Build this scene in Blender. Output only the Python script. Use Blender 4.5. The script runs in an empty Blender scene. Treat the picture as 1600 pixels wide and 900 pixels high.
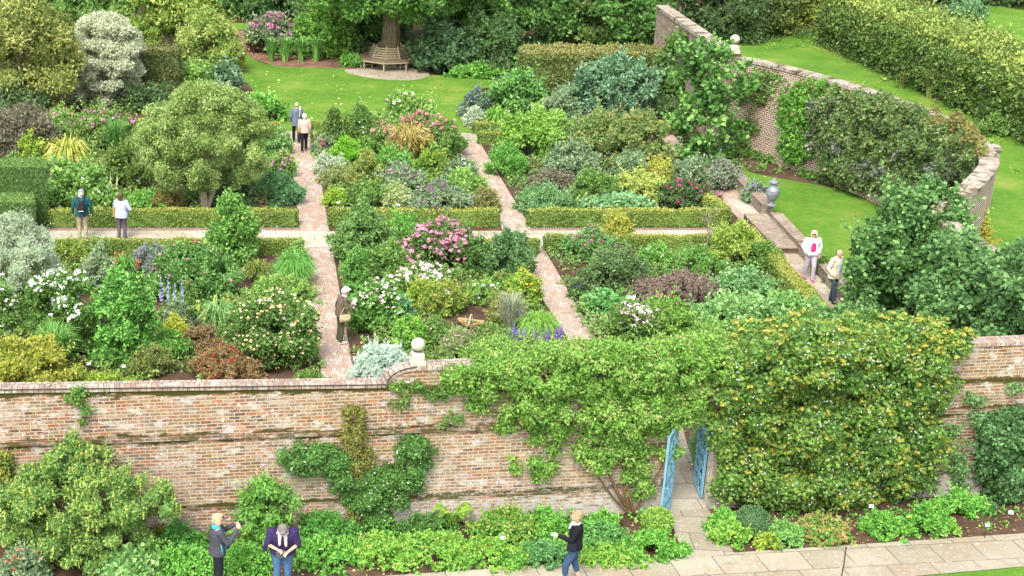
import bpy, math, random
import numpy as np
from mathutils import Vector, Matrix
# ---------------------------------------------------------------- camera, light, exposure
SC = bpy.context.scene
CAMH, FPX, X0, YH = 16.0, 2300.0, 390.0, -400.0
TH = math.atan((450 - YH) / FPX)
CT, ST = math.cos(TH), math.sin(TH)
cd = bpy.data.cameras.new('camera'); cam = bpy.data.objects.new('camera', cd); SC.collection.objects.link(cam)
cam.location = (0, 0, CAMH); cam.rotation_euler = (math.pi / 2 - TH, 0, 0)
cd.sensor_width = 36; cd.lens = 36 * FPX / 1600; cd.shift_x = (800 - X0) / 1600.0
cd.clip_start = 0.5; cd.clip_end = 2000
SC.camera = cam
W_ = bpy.data.worlds.new('World'); SC.world = W_; W_.use_nodes = True
nt = W_.node_tree; nt.nodes.clear()
sky = nt.nodes.new('ShaderNodeTexSky'); sky.sky_type = 'NISHITA'; sky.sun_disc = False
SUN_EL, SUN_AZ = math.radians(52), math.radians(205)
sky.sun_elevation = SUN_EL; sky.sun_rotation = SUN_AZ; sky.dust_density = 3; sky.air_density = 1
hs = nt.nodes.new('ShaderNodeHueSaturation'); hs.inputs['Saturation'].default_value = 0.35
bg = nt.nodes.new('ShaderNodeBackground'); bg.inputs['Strength'].default_value = 0.15
wo = nt.nodes.new('ShaderNodeOutputWorld')
nt.links.new(sky.outputs[0], hs.inputs['Color']); nt.links.new(hs.outputs[0], bg.inputs['Color']); nt.links.new(bg.outputs[0], wo.inputs[0])
sd = bpy.data.lights.new('sun', 'SUN'); sd.energy = 1.25; sd.angle = math.radians(20); sd.color = (1, 0.95, 0.87)
so = bpy.data.objects.new('sun', sd); SC.collection.objects.link(so)
# direction towards the sun: azimuth measured clockwise from +Y
sv = Vector((math.sin(SUN_AZ) * math.cos(SUN_EL), math.cos(SUN_AZ) * math.cos(SUN_EL), math.sin(SUN_EL)))
so.rotation_euler = sv.to_track_quat('Z', 'Y').to_euler()
SC.view_settings.view_transform = 'Standard'; SC.view_settings.look = 'None'
SC.view_settings.exposure = 1.66; SC.view_settings.gamma = 1.0
SC.render.engine = 'CYCLES'
SC.cycles.max_bounces = 6; SC.cycles.diffuse_bounces = 4; SC.cycles.glossy_bounces = 2; SC.cycles.transmission_bounces = 3
SC.cycles.use_denoising = True

# ---------------------------------------------------------------- photograph column/row -> ground point
CAM = np.array([0, 0, CAMH])
def ray(x, y): return np.array([x - X0, FPX * CT - (y - 450) * ST, -(FPX * ST + (y - 450) * CT)])
def G(x, y, z=0.0):
    r = ray(x, y); return CAM + r * ((CAMH - z) / -r[2])
def P(p):
    d = CAMH - p[2]; zc = p[1] * CT + d * ST
    return X0 + FPX * p[0] / zc, 450 + FPX * (d * CT - p[1] * ST) / zc
def scl(p): return FPX / (p[1] * CT + (CAMH - p[2]) * ST)
def hz(p, yt):
    lo, hi = 0.0, 14.0
    for _ in range(30):
        m = (lo + hi) / 2
        if P((p[0], p[1], m))[1] > yt: lo = m
        else: hi = m
    return lo
WA, WB = G(240, 840), G(1560, 770)
WD = (WB - WA) / np.linalg.norm(WB - WA); WN = np.array([WD[1], -WD[0], 0.0])
def WP(x, y, off=0.0):
    r = ray(x, y); t = ((WA + WN * off - CAM) @ WN) / (r @ WN); return CAM + r * t
def WS(s, z, off=0.0): return WA + WD * s + WN * off + np.array([0, 0, z])
def sw(x, y=700): p = WP(x, y); return float((p - WA) @ WD)

# ---------------------------------------------------------------- object helpers
COL = SC.collection
def link(o, parent=None):
    COL.objects.link(o)
    if parent is not None: o.parent = parent
    return o
def tag(o, label=None, cat=None, group=None, kind=None):
    if label: o['label'] = label
    if cat: o['category'] = cat
    if group: o['group'] = group
    if kind: o['kind'] = kind
    return o
def thing(name, label, cat, loc=(0, 0, 0), rz=0.0, group=None):
    o = bpy.data.objects.new(name, None); o.location = tuple(loc); o.rotation_euler = (0, 0, rz); o.empty_display_size = 0.2
    link(o); return tag(o, label, cat, group)
def raw(name, V, Fs, mats, parent=None, lv=None, uv=None, smooth=False, loc=None, midx=None):
    """V (n,3); Fs list of int arrays (m,k)"""
    me = bpy.data.meshes.new(name)
    V = np.asarray(V, dtype=np.float32)
    Fs = [np.asarray(f, dtype=np.int32) for f in Fs if len(f)]
    me.vertices.add(len(V)); me.vertices.foreach_set('co', V.ravel())
    nl = sum(f.size for f in Fs); nf = sum(len(f) for f in Fs)
    me.loops.add(nl); me.polygons.add(nf)
    me.loops.foreach_set('vertex_index', np.concatenate([f.ravel() for f in Fs]))
    ks = np.concatenate([np.full(len(f), f.shape[1], dtype=np.int32) for f in Fs])
    st = np.concatenate([[0], np.cumsum(ks)[:-1]]).astype(np.int32)
    me.polygons.foreach_set('loop_start', st)
    if smooth: me.polygons.foreach_set('use_smooth', np.ones(nf, dtype=bool))
    for m in (mats if isinstance(mats, (list, tuple)) else [mats]): me.materials.append(m)
    if midx is not None: me.polygons.foreach_set('material_index', np.asarray(midx, dtype=np.int32))
    if lv is not None:
        a = me.attributes.new('lv', 'FLOAT', 'FACE'); a.data.foreach_set('value', np.asarray(lv, dtype=np.float32))
    if uv is not None:
        u = me.uv_layers.new(name='UVMap'); u.data.foreach_set('uv', np.asarray(uv, dtype=np.float32).ravel())
    me.update(calc_edges=True); me.validate()
    o = bpy.data.objects.new(name, me)
    if loc is not None: o.location = tuple(loc)
    return link(o, parent)
class MB:
    """collects polygons with uv"""
    def __init__(s): s.V = []; s.F = []; s.U = []; s.M = []
    def face(s, pts, uv=None, m=0):
        i = len(s.V); s.V += [tuple(p) for p in pts]; s.F.append(list(range(i, i + len(pts))))
        s.U.append(uv if uv is not None else [(p[0], p[1]) for p in pts]); s.M.append(m)
    def box(s, c, d, R=None, m=0):
        c = Vector(c); hx, hy, hz_ = d[0] / 2, d[1] / 2, d[2] / 2
        q = [Vector((x, y, z)) for x in (-hx, hx) for y in (-hy, hy) for z in (-hz_, hz_)]
        if R is not None: q = [R @ v for v in q]
        q = [v + c for v in q]
        for f, (a, b) in (((0, 1, 3, 2), (d[1], d[2])), ((4, 6, 7, 5), (d[1], d[2])), ((0, 4, 5, 1), (d[0], d[2])), ((2, 3, 7, 6), (d[0], d[2])), ((0, 2, 6, 4), (d[0], d[1])), ((1, 5, 7, 3), (d[0], d[1]))):
            s.face([q[i] for i in f], [(0, 0), (0, b), (a, b), (a, 0)], m)
    def prism(s, poly, z0, z1, m=0):
        """poly counter-clockwise xy points; z0,z1 numbers or lists"""
        n = len(poly)
        Z0 = z0 if isinstance(z0, (list, tuple)) else [z0] * n
        Z1 = z1 if isinstance(z1, (list, tuple)) else [z1] * n
        s.face([(p[0], p[1], z) for p, z in zip(poly, Z1)], None, m)
        u = 0
        for i in range(n):
            j = (i + 1) % n; L = math.hypot(poly[j][0] - poly[i][0], poly[j][1] - poly[i][1])
            s.face([(poly[i][0], poly[i][1], Z0[i]), (poly[j][0], poly[j][1], Z0[j]), (poly[j][0], poly[j][1], Z1[j]), (poly[i][0], poly[i][1], Z1[i])],
                   [(u, Z0[i]), (u + L, Z0[j]), (u + L, Z1[j]), (u, Z1[i])], m); u += L
    def build(s, name, mats, parent=None, smooth=False, loc=None, weld=False, bevel=0):
        me = bpy.data.meshes.new(name); me.from_pydata(s.V, [], s.F)
        for m in (mats if isinstance(mats, (list, tuple)) else [mats]): me.materials.append(m)
        u = me.uv_layers.new(name='UVMap'); k = [c for f in s.U for p in f for c in p[:2]]; u.data.foreach_set('uv', k)
        me.polygons.foreach_set('material_index', s.M)
        if smooth: me.polygons.foreach_set('use_smooth', [True] * len(s.F))
        me.update()
        o = bpy.data.objects.new(name, me)
        if loc is not None: o.location = tuple(loc)
        link(o, parent)
        if weld or bevel:
            w = o.modifiers.new('w', 'WELD'); w.merge_threshold = 1e-4
        if bevel:
            b = o.modifiers.new('b', 'BEVEL'); b.width = bevel; b.segments = 2; b.limit_method = 'ANGLE'
        return o
def tube(mb, pts, rs, n=6, m=0, cap=True):
    pts = [Vector(p) for p in pts]; rs = rs if isinstance(rs, (list, tuple)) else [rs] * len(pts)
    rings = []
    up = Vector((0.13, 0.21, 1)).normalized()
    for i, p in enumerate(pts):
        t = (pts[min(i + 1, len(pts) - 1)] - pts[max(i - 1, 0)]).normalized()
        a = t.cross(up)
        if a.length < 0.1: a = t.cross(Vector((1, 0, 0)))
        a.normalize(); b = t.cross(a)
        rings.append([p + (a * math.cos(2 * math.pi * k / n) + b * math.sin(2 * math.pi * k / n)) * rs[i] for k in range(n)])
    L = 0
    for i in range(len(rings) - 1):
        dl = (pts[i + 1] - pts[i]).length; w = 2 * math.pi * rs[i] / n
        for k in range(n):
            j = (k + 1) % n
            mb.face([rings[i][k], rings[i][j], rings[i + 1][j], rings[i + 1][k]], [(k * w, L), (k * w + w, L), (k * w + w, L + dl), (k * w, L + dl)], m)
        L += dl
    if cap:
        mb.face(rings[-1], None, m); mb.face(rings[0][::-1], None, m)
def lathe(mb, prof, c=(0, 0, 0), n=24, m=0):
    c = Vector(c)
    R = [[c + Vector((r * math.cos(2 * math.pi * k / n), r * math.sin(2 * math.pi * k / n), z)) for k in range(n)] for r, z in prof]
    for i in range(len(R) - 1):
        for k in range(n):
            j = (k + 1) % n; mb.face([R[i][k], R[i][j], R[i + 1][j], R[i + 1][k]], None, m)

# ---------------------------------------------------------------- materials
def lin(h, f=1.0):
    h = h.lstrip('#'); c = [int(h[i:i + 2], 16) / 255 for i in (0, 2, 4)]
    return tuple((x / 12.92 if x < 0.04045 else ((x + 0.055) / 1.055) ** 2.4) * f for x in c) + (1,)
def newmat(name):
    m = bpy.data.materials.new(name); m.use_nodes = True; t = m.node_tree; t.nodes.clear()
    o = t.nodes.new('ShaderNodeOutputMaterial'); return m, t, o
def N(t, ty, **k):
    n = t.nodes.new(ty)
    for a, v in k.items():
        if a in n.inputs: n.inputs[a].default_value = v
        else: setattr(n, a, v)
    return n
def ramp(t, stops, src, const=False):
    r = t.nodes.new('ShaderNodeValToRGB'); e = r.color_ramp
    if const: e.interpolation = 'CONSTANT'
    while len(e.elements) < len(stops): e.elements.new(0.5)
    for el, (p, c) in zip(e.elements, stops): el.position = p; el.color = c if len(c) == 4 else tuple(c) + (1,)
    t.links.new(src, r.inputs[0]); return r.outputs[0]
def mixc(t, a, b, fac, mode='MIX'):
    n = t.nodes.new('ShaderNodeMix'); n.data_type = 'RGBA'; n.blend_type = mode
    for k, v in ((0, fac), (6, a), (7, b)):
        if isinstance(v, (int, float)): n.inputs[k].default_value = v
        elif isinstance(v, tuple): n.inputs[k].default_value = v
        else: t.links.new(v, n.inputs[k])
    return n.outputs[2]
def noise(t, scale, vec=None, detail=4, rough=0.6, dim='3D'):
    n = t.nodes.new('ShaderNodeTexNoise'); n.inputs['Scale'].default_value = scale; n.inputs['Detail'].default_value = detail; n.inputs['Roughness'].default_value = rough
    if vec is not None: t.links.new(vec, n.inputs['Vector'])
    return n.outputs[0]
def geopos(t): return t.nodes.new('ShaderNodeNewGeometry').outputs['Position']
def surf(t, o, col, rough=0.8, bump=None, bstr=0.3, bdist=0.02, spec=0.3, metal=0):
    p = t.nodes.new('ShaderNodeBsdfPrincipled'); p.inputs['Roughness'].default_value = rough
    p.inputs['Specular IOR Level'].default_value = spec; p.inputs['Metallic'].default_value = metal
    if isinstance(col, tuple): p.inputs['Base Color'].default_value = col
    else: t.links.new(col, p.inputs['Base Color'])
    if bump is not None:
        b = t.nodes.new('ShaderNodeBump'); b.inputs['Strength'].default_value = bstr; b.inputs['Distance'].default_value = bdist
        t.links.new(bump, b.inputs['Height']); t.links.new(b.outputs[0], p.inputs['Normal'])
    t.links.new(p.outputs[0], o.inputs[0]); return p
_lm = {}
LF = 0.98
def leafmat(hexes, trans=0.36, f=1.0, rough=0.5):
    key = (tuple(hexes), trans, f)
    if key in _lm: return _lm[key]
    m, t, o = newmat('leaf_' + hexes[0]); at = N(t, 'ShaderNodeAttribute', attribute_name='lv')
    n = len(hexes); soft = lambda c: c if f > 1.1 else tuple(x * 0.78 + y * f for x, y in zip(c[:3], (0.072, 0.096, 0.030))) + (1,)
    c = ramp(t, [((i + 0.5) / n, soft(lin(h, LF * f))) for i, h in enumerate(hexes)], at.outputs['Fac'])
    p = N(t, 'ShaderNodeBsdfPrincipled', Roughness=rough); p.inputs['Specular IOR Level'].default_value = 0.25
    tr = t.nodes.new('ShaderNodeBsdfTranslucent'); mx = t.nodes.new('ShaderNodeMixShader'); mx.inputs[0].default_value = trans
    t.links.new(c, p.inputs['Base Color']); t.links.new(c, tr.inputs[0])
    t.links.new(p.outputs[0], mx.inputs[1]); t.links.new(tr.outputs[0], mx.inputs[2]); t.links.new(mx.outputs[0], o.inputs[0])
    _lm[key] = m; return m
_pm = {}
def plain(name, hx, rough=0.7, f=0.8, var=0.15, sc=6, bstr=0.15, metal=0, spec=0.3):
    key = (name, hx)
    if key in _pm: return _pm[key]
    m, t, o = newmat(name); tc = t.nodes.new('ShaderNodeTexCoord').outputs['Object']
    nz = noise(t, sc, tc); base = lin(hx, f)
    c = ramp(t, [(0.3, tuple(x * (1 - var) for x in base[:3])), (0.7, tuple(min(1, x * (1 + var)) for x in base[:3]))], nz)
    surf(t, o, c, rough, noise(t, sc * 6, tc), bstr, 0.01, spec, metal); _pm[key] = m; return m

def brickmat(name, bw, bh, mortar, cols, mcol, stains=True, frontwall=False, gain=0.66, off=0.5, squash=1.0, bstr=0.6, msm=0.2, white=0.5, moss=0.0, mossy_z=None, bumpd=0.012):
    m, t, o = newmat(name)
    uv = t.nodes.new('ShaderNodeUVMap').outputs[0]
    # slight waviness of the courses
    wn = t.nodes.new('ShaderNodeTexNoise'); wn.inputs['Scale'].default_value = 1.3; t.links.new(uv, wn.inputs['Vector'])
    vs = t.nodes.new('ShaderNodeVectorMath'); vs.operation = 'SCALE'; vs.inputs['Scale'].default_value = 0.03; t.links.new(wn.outputs['Color'], vs.inputs[0])
    va = t.nodes.new('ShaderNodeVectorMath'); t.links.new(uv, va.inputs[0]); t.links.new(vs.outputs[0], va.inputs[1])
    b = t.nodes.new('ShaderNodeTexBrick'); b.offset = off; b.squash = squash
    b.inputs['Color1'].default_value = (0, 0, 0, 1); b.inputs['Color2'].default_value = (1, 1, 1, 1); b.inputs['Mortar'].default_value = (0.5, 0.5, 0.5, 1)
    b.inputs['Scale'].default_value = 1; b.inputs['Mortar Size'].default_value = mortar; b.inputs['Mortar Smooth'].default_value = msm
    b.inputs['Brick Width'].default_value = bw; b.inputs['Row Height'].default_value = bh
    t.links.new(va.outputs[0], b.inputs['Vector'])
    n = len(cols); bc = ramp(t, [((i + 0.5) / n, lin(c, gain)) for i, c in enumerate(cols)], b.outputs['Color'])
    fine = noise(t, 30, uv, 3); bc = mixc(t, bc, (0.02, 0.015, 0.012, 1), ramp(t, [(0.5, (0, 0, 0)), (0.8, (0.55, 0.55, 0.55))], fine))
    big = noise(t, 0.55, uv, 5, 0.65)
    # regional tone changes (repairs, weathering)
    bc = mixc(t, bc, lin('a58a6a', 0.7), ramp(t, [(0.45, (0, 0, 0)), (0.65, (0.5, 0.5, 0.5))], big))
    col = mixc(t, bc, lin(mcol, gain + .04), b.outputs['Fac'])
    if stains:
        mp = N(t, 'ShaderNodeMapping'); mp.inputs['Scale'].default_value = (1, 1.7, 1); mp.inputs['Location'].default_value = (7.3, 2.1, 0); t.links.new(uv, mp.inputs[0])
        s1 = noise(t, 2.3, mp.outputs[0], 12, 0.82)
        col = mixc(t, col, lin('d2cdc4', 0.7), ramp(t, [(0.60 - 0.05 * white, (0, 0, 0)), (0.655 - 0.05 * white, (0.8, 0.8, 0.8))], s1))
        mp2 = N(t, 'ShaderNodeMapping'); mp2.inputs['Location'].default_value = (31, 12, 0); t.links.new(uv, mp2.inputs[0])
        s2 = noise(t, 2.4, mp2.outputs[0], 10, 0.8)
        col = mixc(t, col, lin('6f6a62', 0.55), ramp(t, [(0.54, (0, 0, 0)), (0.72, (0.75, 0.75, 0.75))], s2))
        mp3 = N(t, 'ShaderNodeMapping'); mp3.inputs['Location'].default_value = (-11, 52, 0); t.links.new(uv, mp3.inputs[0])
        s3 = noise(t, 2.2, mp3.outputs[0], 6, 0.7)
        col = mixc(t, col, lin('b59a3c', 0.6), ramp(t, [(0.62, (0, 0, 0)), (0.74, (0.55, 0.55, 0.55))], s3))
        s5 = noise(t, 0.8, mp3.outputs[0], 10, 0.78)
        col = mixc(t, col, lin('bdb2a4', 0.7), ramp(t, [(0.50, (0, 0, 0)), (0.62, (0.45, 0.45, 0.45))], s5))
        sp = noise(t, 9, mp3.outputs[0], 6, 0.7)
        col = mixc(t, col, lin('e4e0d8', 0.75), ramp(t, [(0.60, (0, 0, 0)), (0.65, (0.8, 0.8, 0.8))], sp))
    if moss:
        mp4 = N(t, 'ShaderNodeMapping'); mp4.inputs['Location'].default_value = (3, 77, 0); t.links.new(uv, mp4.inputs[0])
        s4 = noise(t, 1.5, mp4.outputs[0], 8, 0.7)
        col = mixc(t, col, lin('5d5a2a', 0.5), ramp(t, [(0.62 - moss, (0, 0, 0)), (0.7 - moss, (0.9, 0.9, 0.9))], s4))
    if frontwall:
        sx = t.nodes.new('ShaderNodeSeparateXYZ'); t.links.new(uv, sx.inputs[0])
        def M2(op, a, b2=None, c2=None, clamp=False):
            n_ = t.nodes.new('ShaderNodeMath'); n_.operation = op; n_.use_clamp = clamp
            for i_, v_ in enumerate((a, b2, c2)):
                if v_ is None: continue
                if isinstance(v_, (int, float)): n_.inputs[i_].default_value = v_
                else: t.links.new(v_, n_.inputs[i_])
            return n_.outputs[0]
        mpz = N(t, 'ShaderNodeMapping'); mpz.inputs['Scale'].default_value = (1, 2.2, 1); mpz.inputs['Location'].default_value = (3, 77, 0); t.links.new(uv, mpz.inputs[0])
        nm_ = noise(t, 1.9, mpz.outputs[0], 8, 0.72)
        # moss grows on and just below the ledges and under the coping
        for k_, c_, hw in ((0.01333, 2.34, 0.17), (0.004, 0.66, 0.15), (0.032, 3.42, 0.13)):
            d_ = M2('ABSOLUTE', M2('SUBTRACT', M2('MULTIPLY_ADD', sx.outputs[0], k_, sx.outputs[1]), c_)); near = M2('SUBTRACT', 1.0, M2('DIVIDE', d_, hw), clamp=True)
            mk_ = M2('MULTIPLY', M2('SUBTRACT', M2('MULTIPLY_ADD', near, 0.28, nm_), 0.60), 14.0, clamp=True); col = mixc(t, col, lin('5a5626', 0.5), M2('MULTIPLY', mk_, M2('GREATER_THAN', near, 0.01)))
        # limewash left on the foot of the wall towards the gateway
        foot = M2('MULTIPLY', M2('SUBTRACT', 1.0, M2('DIVIDE', sx.outputs[1], 1.35), clamp=True), M2('MULTIPLY', M2('SUBTRACT', sx.outputs[0], 1.5), 0.25, clamp=True))
        nw_ = noise(t, 5.5, mpz.outputs[0], 12, 0.85); mk_ = M2('MULTIPLY', M2('SUBTRACT', M2('MULTIPLY_ADD', foot, 0.20, nw_), 0.60), 12.0, clamp=True)
        col = mixc(t, col, lin('d0ccc2', 0.66), M2('MULTIPLY', mk_, M2('MULTIPLY', 0.85, M2('GREATER_THAN', foot, 0.02))))
    inv = N(t, 'ShaderNodeMath', operation='SUBTRACT'); inv.inputs[0].default_value = 1; t.links.new(b.outputs['Fac'], inv.inputs[1])
    ad = N(t, 'ShaderNodeMath', operation='MULTIPLY_ADD'); t.links.new(fine, ad.inputs[0]); ad.inputs[1].default_value = 0.5; t.links.new(inv.outputs[0], ad.inputs[2])
    surf(t, o, col, 0.9, ad.outputs[0], bstr, bumpd, 0.2); return m

BR = ['74504a', '9c6252', 'b87c5c', '62565a', 'bc9c80', '947468', '80726c', 'a06854', '5c504e', 'b8a48c', '9c887c', 'a8705a']
M_wall = brickmat('old_brick', 0.235, 0.078, 0.010, BR, 'ccb890', white=1.55, moss=0.0, frontwall=True, gain=.67)
M_wallold = brickmat('old_mossy_brick', 0.235, 0.078, 0.010, BR, 'b8ac96', white=0.6, moss=0.15)
M_cres = brickmat('curved_wall_brick', 0.235, 0.085, 0.016, ['7a4434', '9c5c42', '684434', '8c503a', 'a86c4e'], 'e6dccc', white=0.2, gain=.62)
M_cope = brickmat('brick_coping', 0.11, 0.30, 0.008, ['b09080', 'c0a494', 'b0a294', 'ccbcac', 'a08a7c'], '6a6056', white=1.5, moss=0.03)
M_copeC = brickmat('stone_coping', 0.12, 0.5, 0.006, ['b8a898', 'ac9888', 'ccc0b0', 'a08c7c'], '7c7264', white=1.6, moss=0.11, gain=.68)
M_path = brickmat('brick_path', 0.125, 0.22, 0.010, ['b89888', 'c8ac9c', 'b8a090', 'c0967f', 'a8a09a', 'ccb6a6', 'd2beae'], '8c8070', white=0.5, off=0.4, gain=.78)
M_flag = brickmat('flagstone', 0.95, 0.72, 0.014, ['b0a893', 'bab29c', 'a8a08c', 'c2baa6', 'aaa08c'], '7a7260', white=0.2, off=0.37, squash=1.0, bstr=0.4)
M_flag2 = brickmat('pale_flagstone', 0.9, 0.6, 0.012, ['c8c2ae', 'd2ccb8', 'c0baa4', 'd6d0be'], '8a8470', white=0.1, stains=False, bstr=0.3)
M_edge = brickmat('brick_edging', 0.085, 0.3, 0.014, ['b09484', 'c0a898', 'a48a7c'], '6c6256', white=0.1, stains=False)
M_low = brickmat('low_wall_brick', 0.22, 0.09, 0.01, ['9a8474', 'a89282', '8a7468', 'b09c8a'], 'a09684', white=1.0, moss=0.06)

def grassmat():
    m, t, o = newmat('mown_grass'); g = geopos(t)
    n1 = noise(t, 0.35, g, 6, 0.7); n2 = noise(t, 3.0, g, 6, 0.75); n3 = noise(t, 40, g, 3, 0.6)
    c = ramp(t, [(0.32, lin('568c28', 0.62)), (0.5, lin('72a634', 0.62)), (0.66, lin('a0b450', 0.62))], n1)
    c = mixc(t, c, lin('aca45c', 0.6), ramp(t, [(0.48, (0, 0, 0)), (0.72, (0.8, 0.8, 0.8))], n2))
    c = mixc(t, c, lin('44702a', 0.5), ramp(t, [(0.4, (0.6, 0.6, 0.6)), (0.6, (0, 0, 0))], n3))
    surf(t, o, c, 0.9, n3, 0.5, 0.03, 0.1); return m
def soilmat(a='6a5444', b='8a7262', cc='4c3c32', nm='soil'):
    m, t, o = newmat(nm); g = geopos(t)
    n1 = noise(t, 1.2, g, 8, 0.75); n2 = noise(t, 22, g, 5, 0.7)
    c = ramp(t, [(0.35, lin(cc, 0.7)), (0.55, lin(a, 0.7)), (0.75, lin(b, 0.7))], n1)
    c = mixc(t, c, lin('a89078', 0.7), ramp(t, [(0.6, (0, 0, 0)), (0.72, (0.6, 0.6, 0.6))], n2))
    surf(t, o, c, 0.95, n2, 0.8, 0.05, 0.1); return m
M_grass = grassmat(); M_soil = soilmat(); M_soil2 = soilmat('94705c', 'ac8a76', '705648', 'reddish_mulch')
def barkmat(nm, a, b):
    m, t, o = newmat(nm); tc = t.nodes.new('ShaderNodeTexCoord').outputs['Object']
    mp = N(t, 'ShaderNodeMapping'); mp.inputs['Scale'].default_value = (9, 9, 1.6); t.links.new(tc, mp.inputs[0])
    n1 = noise(t, 1.5, mp.outputs[0], 8, 0.75); c = ramp(t, [(0.35, lin(a, 0.7)), (0.65, lin(b, 0.7))], n1)
    surf(t, o, c, 0.9, n1, 0.9, 0.05, 0.1); return m
M_bark = barkmat('bark', '5a4c3a', '968a6c'); M_barkpale = barkmat('pale_bark', '9a8e70', 'd8ccb0'); M_stem = barkmat('woody_stem', '5a4632', '8a7250')
M_stone = plain('weathered_stone', 'b8b4a2', 0.85, 0.8, 0.25, 9, 0.5)
M_lead = plain('lead_grey', '8a9298', 0.45, 0.8, 0.2, 8, 0.3, 0.3)
M_oak = plain('weathered_oak', 'a89c7c', 0.8, 0.7, 0.25, 12, 0.4)
M_oakd = plain('seat_oak', '84745e', 0.8, 0.7, 0.25, 12, 0.4)
M_blue = plain('blue_gate_paint', '74a4ba', 0.6, 0.8, 0.28, 14, 0.25)
M_wire = plain('dark_wire', '3a342e', 0.6, 0.8)
M_metal = plain('zinc_label', 'c8ccd0', 0.4, 0.9)

# ---------------------------------------------------------------- foliage generator
def rng_of(s):
    h = 0
    for ch in str(s): h = (h * 131 + ord(ch)) % 2147483647
    return np.random.default_rng(h)
def unit(a): return a / (np.linalg.norm(a, axis=1, keepdims=True) + 1e-9)
def quads(p, d, n, L, Wd, fold=0.18):
    """diamond leaves, 4 verts each"""
    s = unit(np.cross(d, n)); n2 = np.cross(s, d)
    L = L[:, None]; Wd = Wd[:, None]
    V = np.stack([p, p + d * L * 0.45 + s * Wd * 0.5 + n2 * Wd * fold, p + d * L, p + d * L * 0.45 - s * Wd * 0.5 + n2 * Wd * fold], axis=1)
    return V.reshape(-1, 3)
def qf(n, base=0): return (np.arange(n * 4).reshape(n, 4) + base)
_ic = None
def ico():
    global _ic
    if _ic is None:
        import bmesh
        bm = bmesh.new(); bmesh.ops.create_icosphere(bm, subdivisions=2, radius=1)
        _ic = (np.array([v.co[:] for v in bm.verts]), np.array([[v.index for v in f.verts] for f in bm.faces])); bm.free()
    return _ic
def leaves_on(C, R, n, L, asp, rng, up=0.35, out=None, droop=0.0, clumpvar=0.35, zmin=0.02, shell=(0.55, 1.12), lvf=None, squashz=0.85):
    """n leaves spread on clump spheres"""
    w = R ** 2; k = rng.choice(len(C), n, p=w / w.sum())
    d = unit(rng.normal(size=(n, 3)))
    if out is not None: d = unit(d + out[k] * 0.55)
    r = rng.uniform(shell[0], shell[1], n) ** 0.8
    p = C[k] + d * (R[k] * r)[:, None] * np.array([1, 1, squashz])
    rnd = unit(rng.normal(size=(n, 3)))
    ax = unit(d * 0.7 + rnd * 0.9 + np.array([0, 0, 0.15 - droop]))
    nm = unit(d * 0.6 + unit(rng.normal(size=(n, 3))) * 0.6 + np.array([0, 0, up]))
    LL = L * rng.uniform(0.5, 1.5, n)
    ok = p[:, 2] > zmin
    cv = rng.uniform(0, 1, len(C))
    lv = np.clip(cv[k] * clumpvar + rng.uniform(0, 1, n) * (1 - clumpvar), 0, 1)
    p, ax, nm, LL, lv = p[ok], ax[ok], nm[ok], LL[ok], lv[ok]
    return quads(p, ax, nm, LL, LL * asp), lv
def cores(C, R, rng, f=0.62, sz=0.85):
    iv, fi = ico(); V = []; F = []
    for c, r in zip(C, R):
        j = 1 + 0.18 * rng.normal(size=(len(iv), 1)); F.append(fi + len(V) * len(iv)); V.append(c + iv * r * f * j * np.array([1, 1, sz]))
    return np.concatenate(V), np.concatenate(F)
PROF = {
 'round': lambda h: np.sqrt(np.clip(1 - (1.75 * h - 0.75) ** 2, 0, 1)),
 'dome': lambda h: np.sqrt(np.clip(1 - h ** 2, 0, 1)),
 'cone': lambda h: np.clip(1 - h, 0, 1) ** 0.75,
 'column': lambda h: np.clip(np.minimum(1, 0.7 + h) * (1 - h ** 4), 0, 1) ** 0.7,
 'block': lambda h: np.clip(1 - 0.25 * (2 * h - 1) ** 6, 0, 1),
 'weep': lambda h: np.clip(0.62 + 0.75 * h, 0, 1) * np.sqrt(np.clip(1 - np.clip((h - .45) / .56, 0, 1) ** 2.2, 0, 1)),
 'lolly': lambda h: np.sqrt(np.clip(1 - (1.7 * h - 0.7) ** 2, 0, 1)) * np.clip(.55 + 2.5 * h, 0, 1),
 'vase': lambda h: np.clip(0.35 + 0.9 * h, 0, 1) * np.sqrt(np.clip(1 - (h * 1.02) ** 6, 0, 1)),
}
def clumps(rx, ry, H, prof, rng, rc=0.27, nc=None, zlo=0.0, fill=(0.35, 1.0)):
    r = rc * min(rx, ry, max(H * 0.62, 0.2)) if H > 0 else rc
    if prof in ('column', 'cone'): r = rc * 1.25 * min(rx, ry)
    r = max(r, 0.05)
    if nc is None: nc = int(np.clip(0.75 * (rx * H * 4 + rx * ry * 3) / (math.pi * r * r) * 1.5, 10, 170))
    h = rng.uniform(0, 1, nc) ** 0.9; ph = rng.uniform(0, 2 * math.pi, nc)
    rad = PROF[prof](h) * np.sqrt(rng.uniform(fill[0] ** 2, 1, nc)) * rng.uniform(0.88, 1.12, nc)
    R = r * rng.uniform(0.6, 1.4, nc)
    kx = np.clip(rx - R * 0.6, 0.05, None); ky = np.clip(ry - R * 0.6, 0.05, None)
    C = np.stack([np.cos(ph) * rad * kx, np.sin(ph) * rad * ky, zlo + h * np.clip(H - zlo - R * 0.8, 0.05, None) + R * 0.25], axis=1)
    O = unit(np.stack([C[:, 0] / rx, C[:, 1] / ry, (C[:, 2] - (zlo + (H - zlo) * 0.35)) / H], axis=1))
    return C, R, O
def area_leaves(C, R, L, asp, dens): return int(np.clip(4 * math.pi * (R ** 2).sum() * 0.52 / (0.5 * L * L * asp) * dens, 60, 70000))
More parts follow.
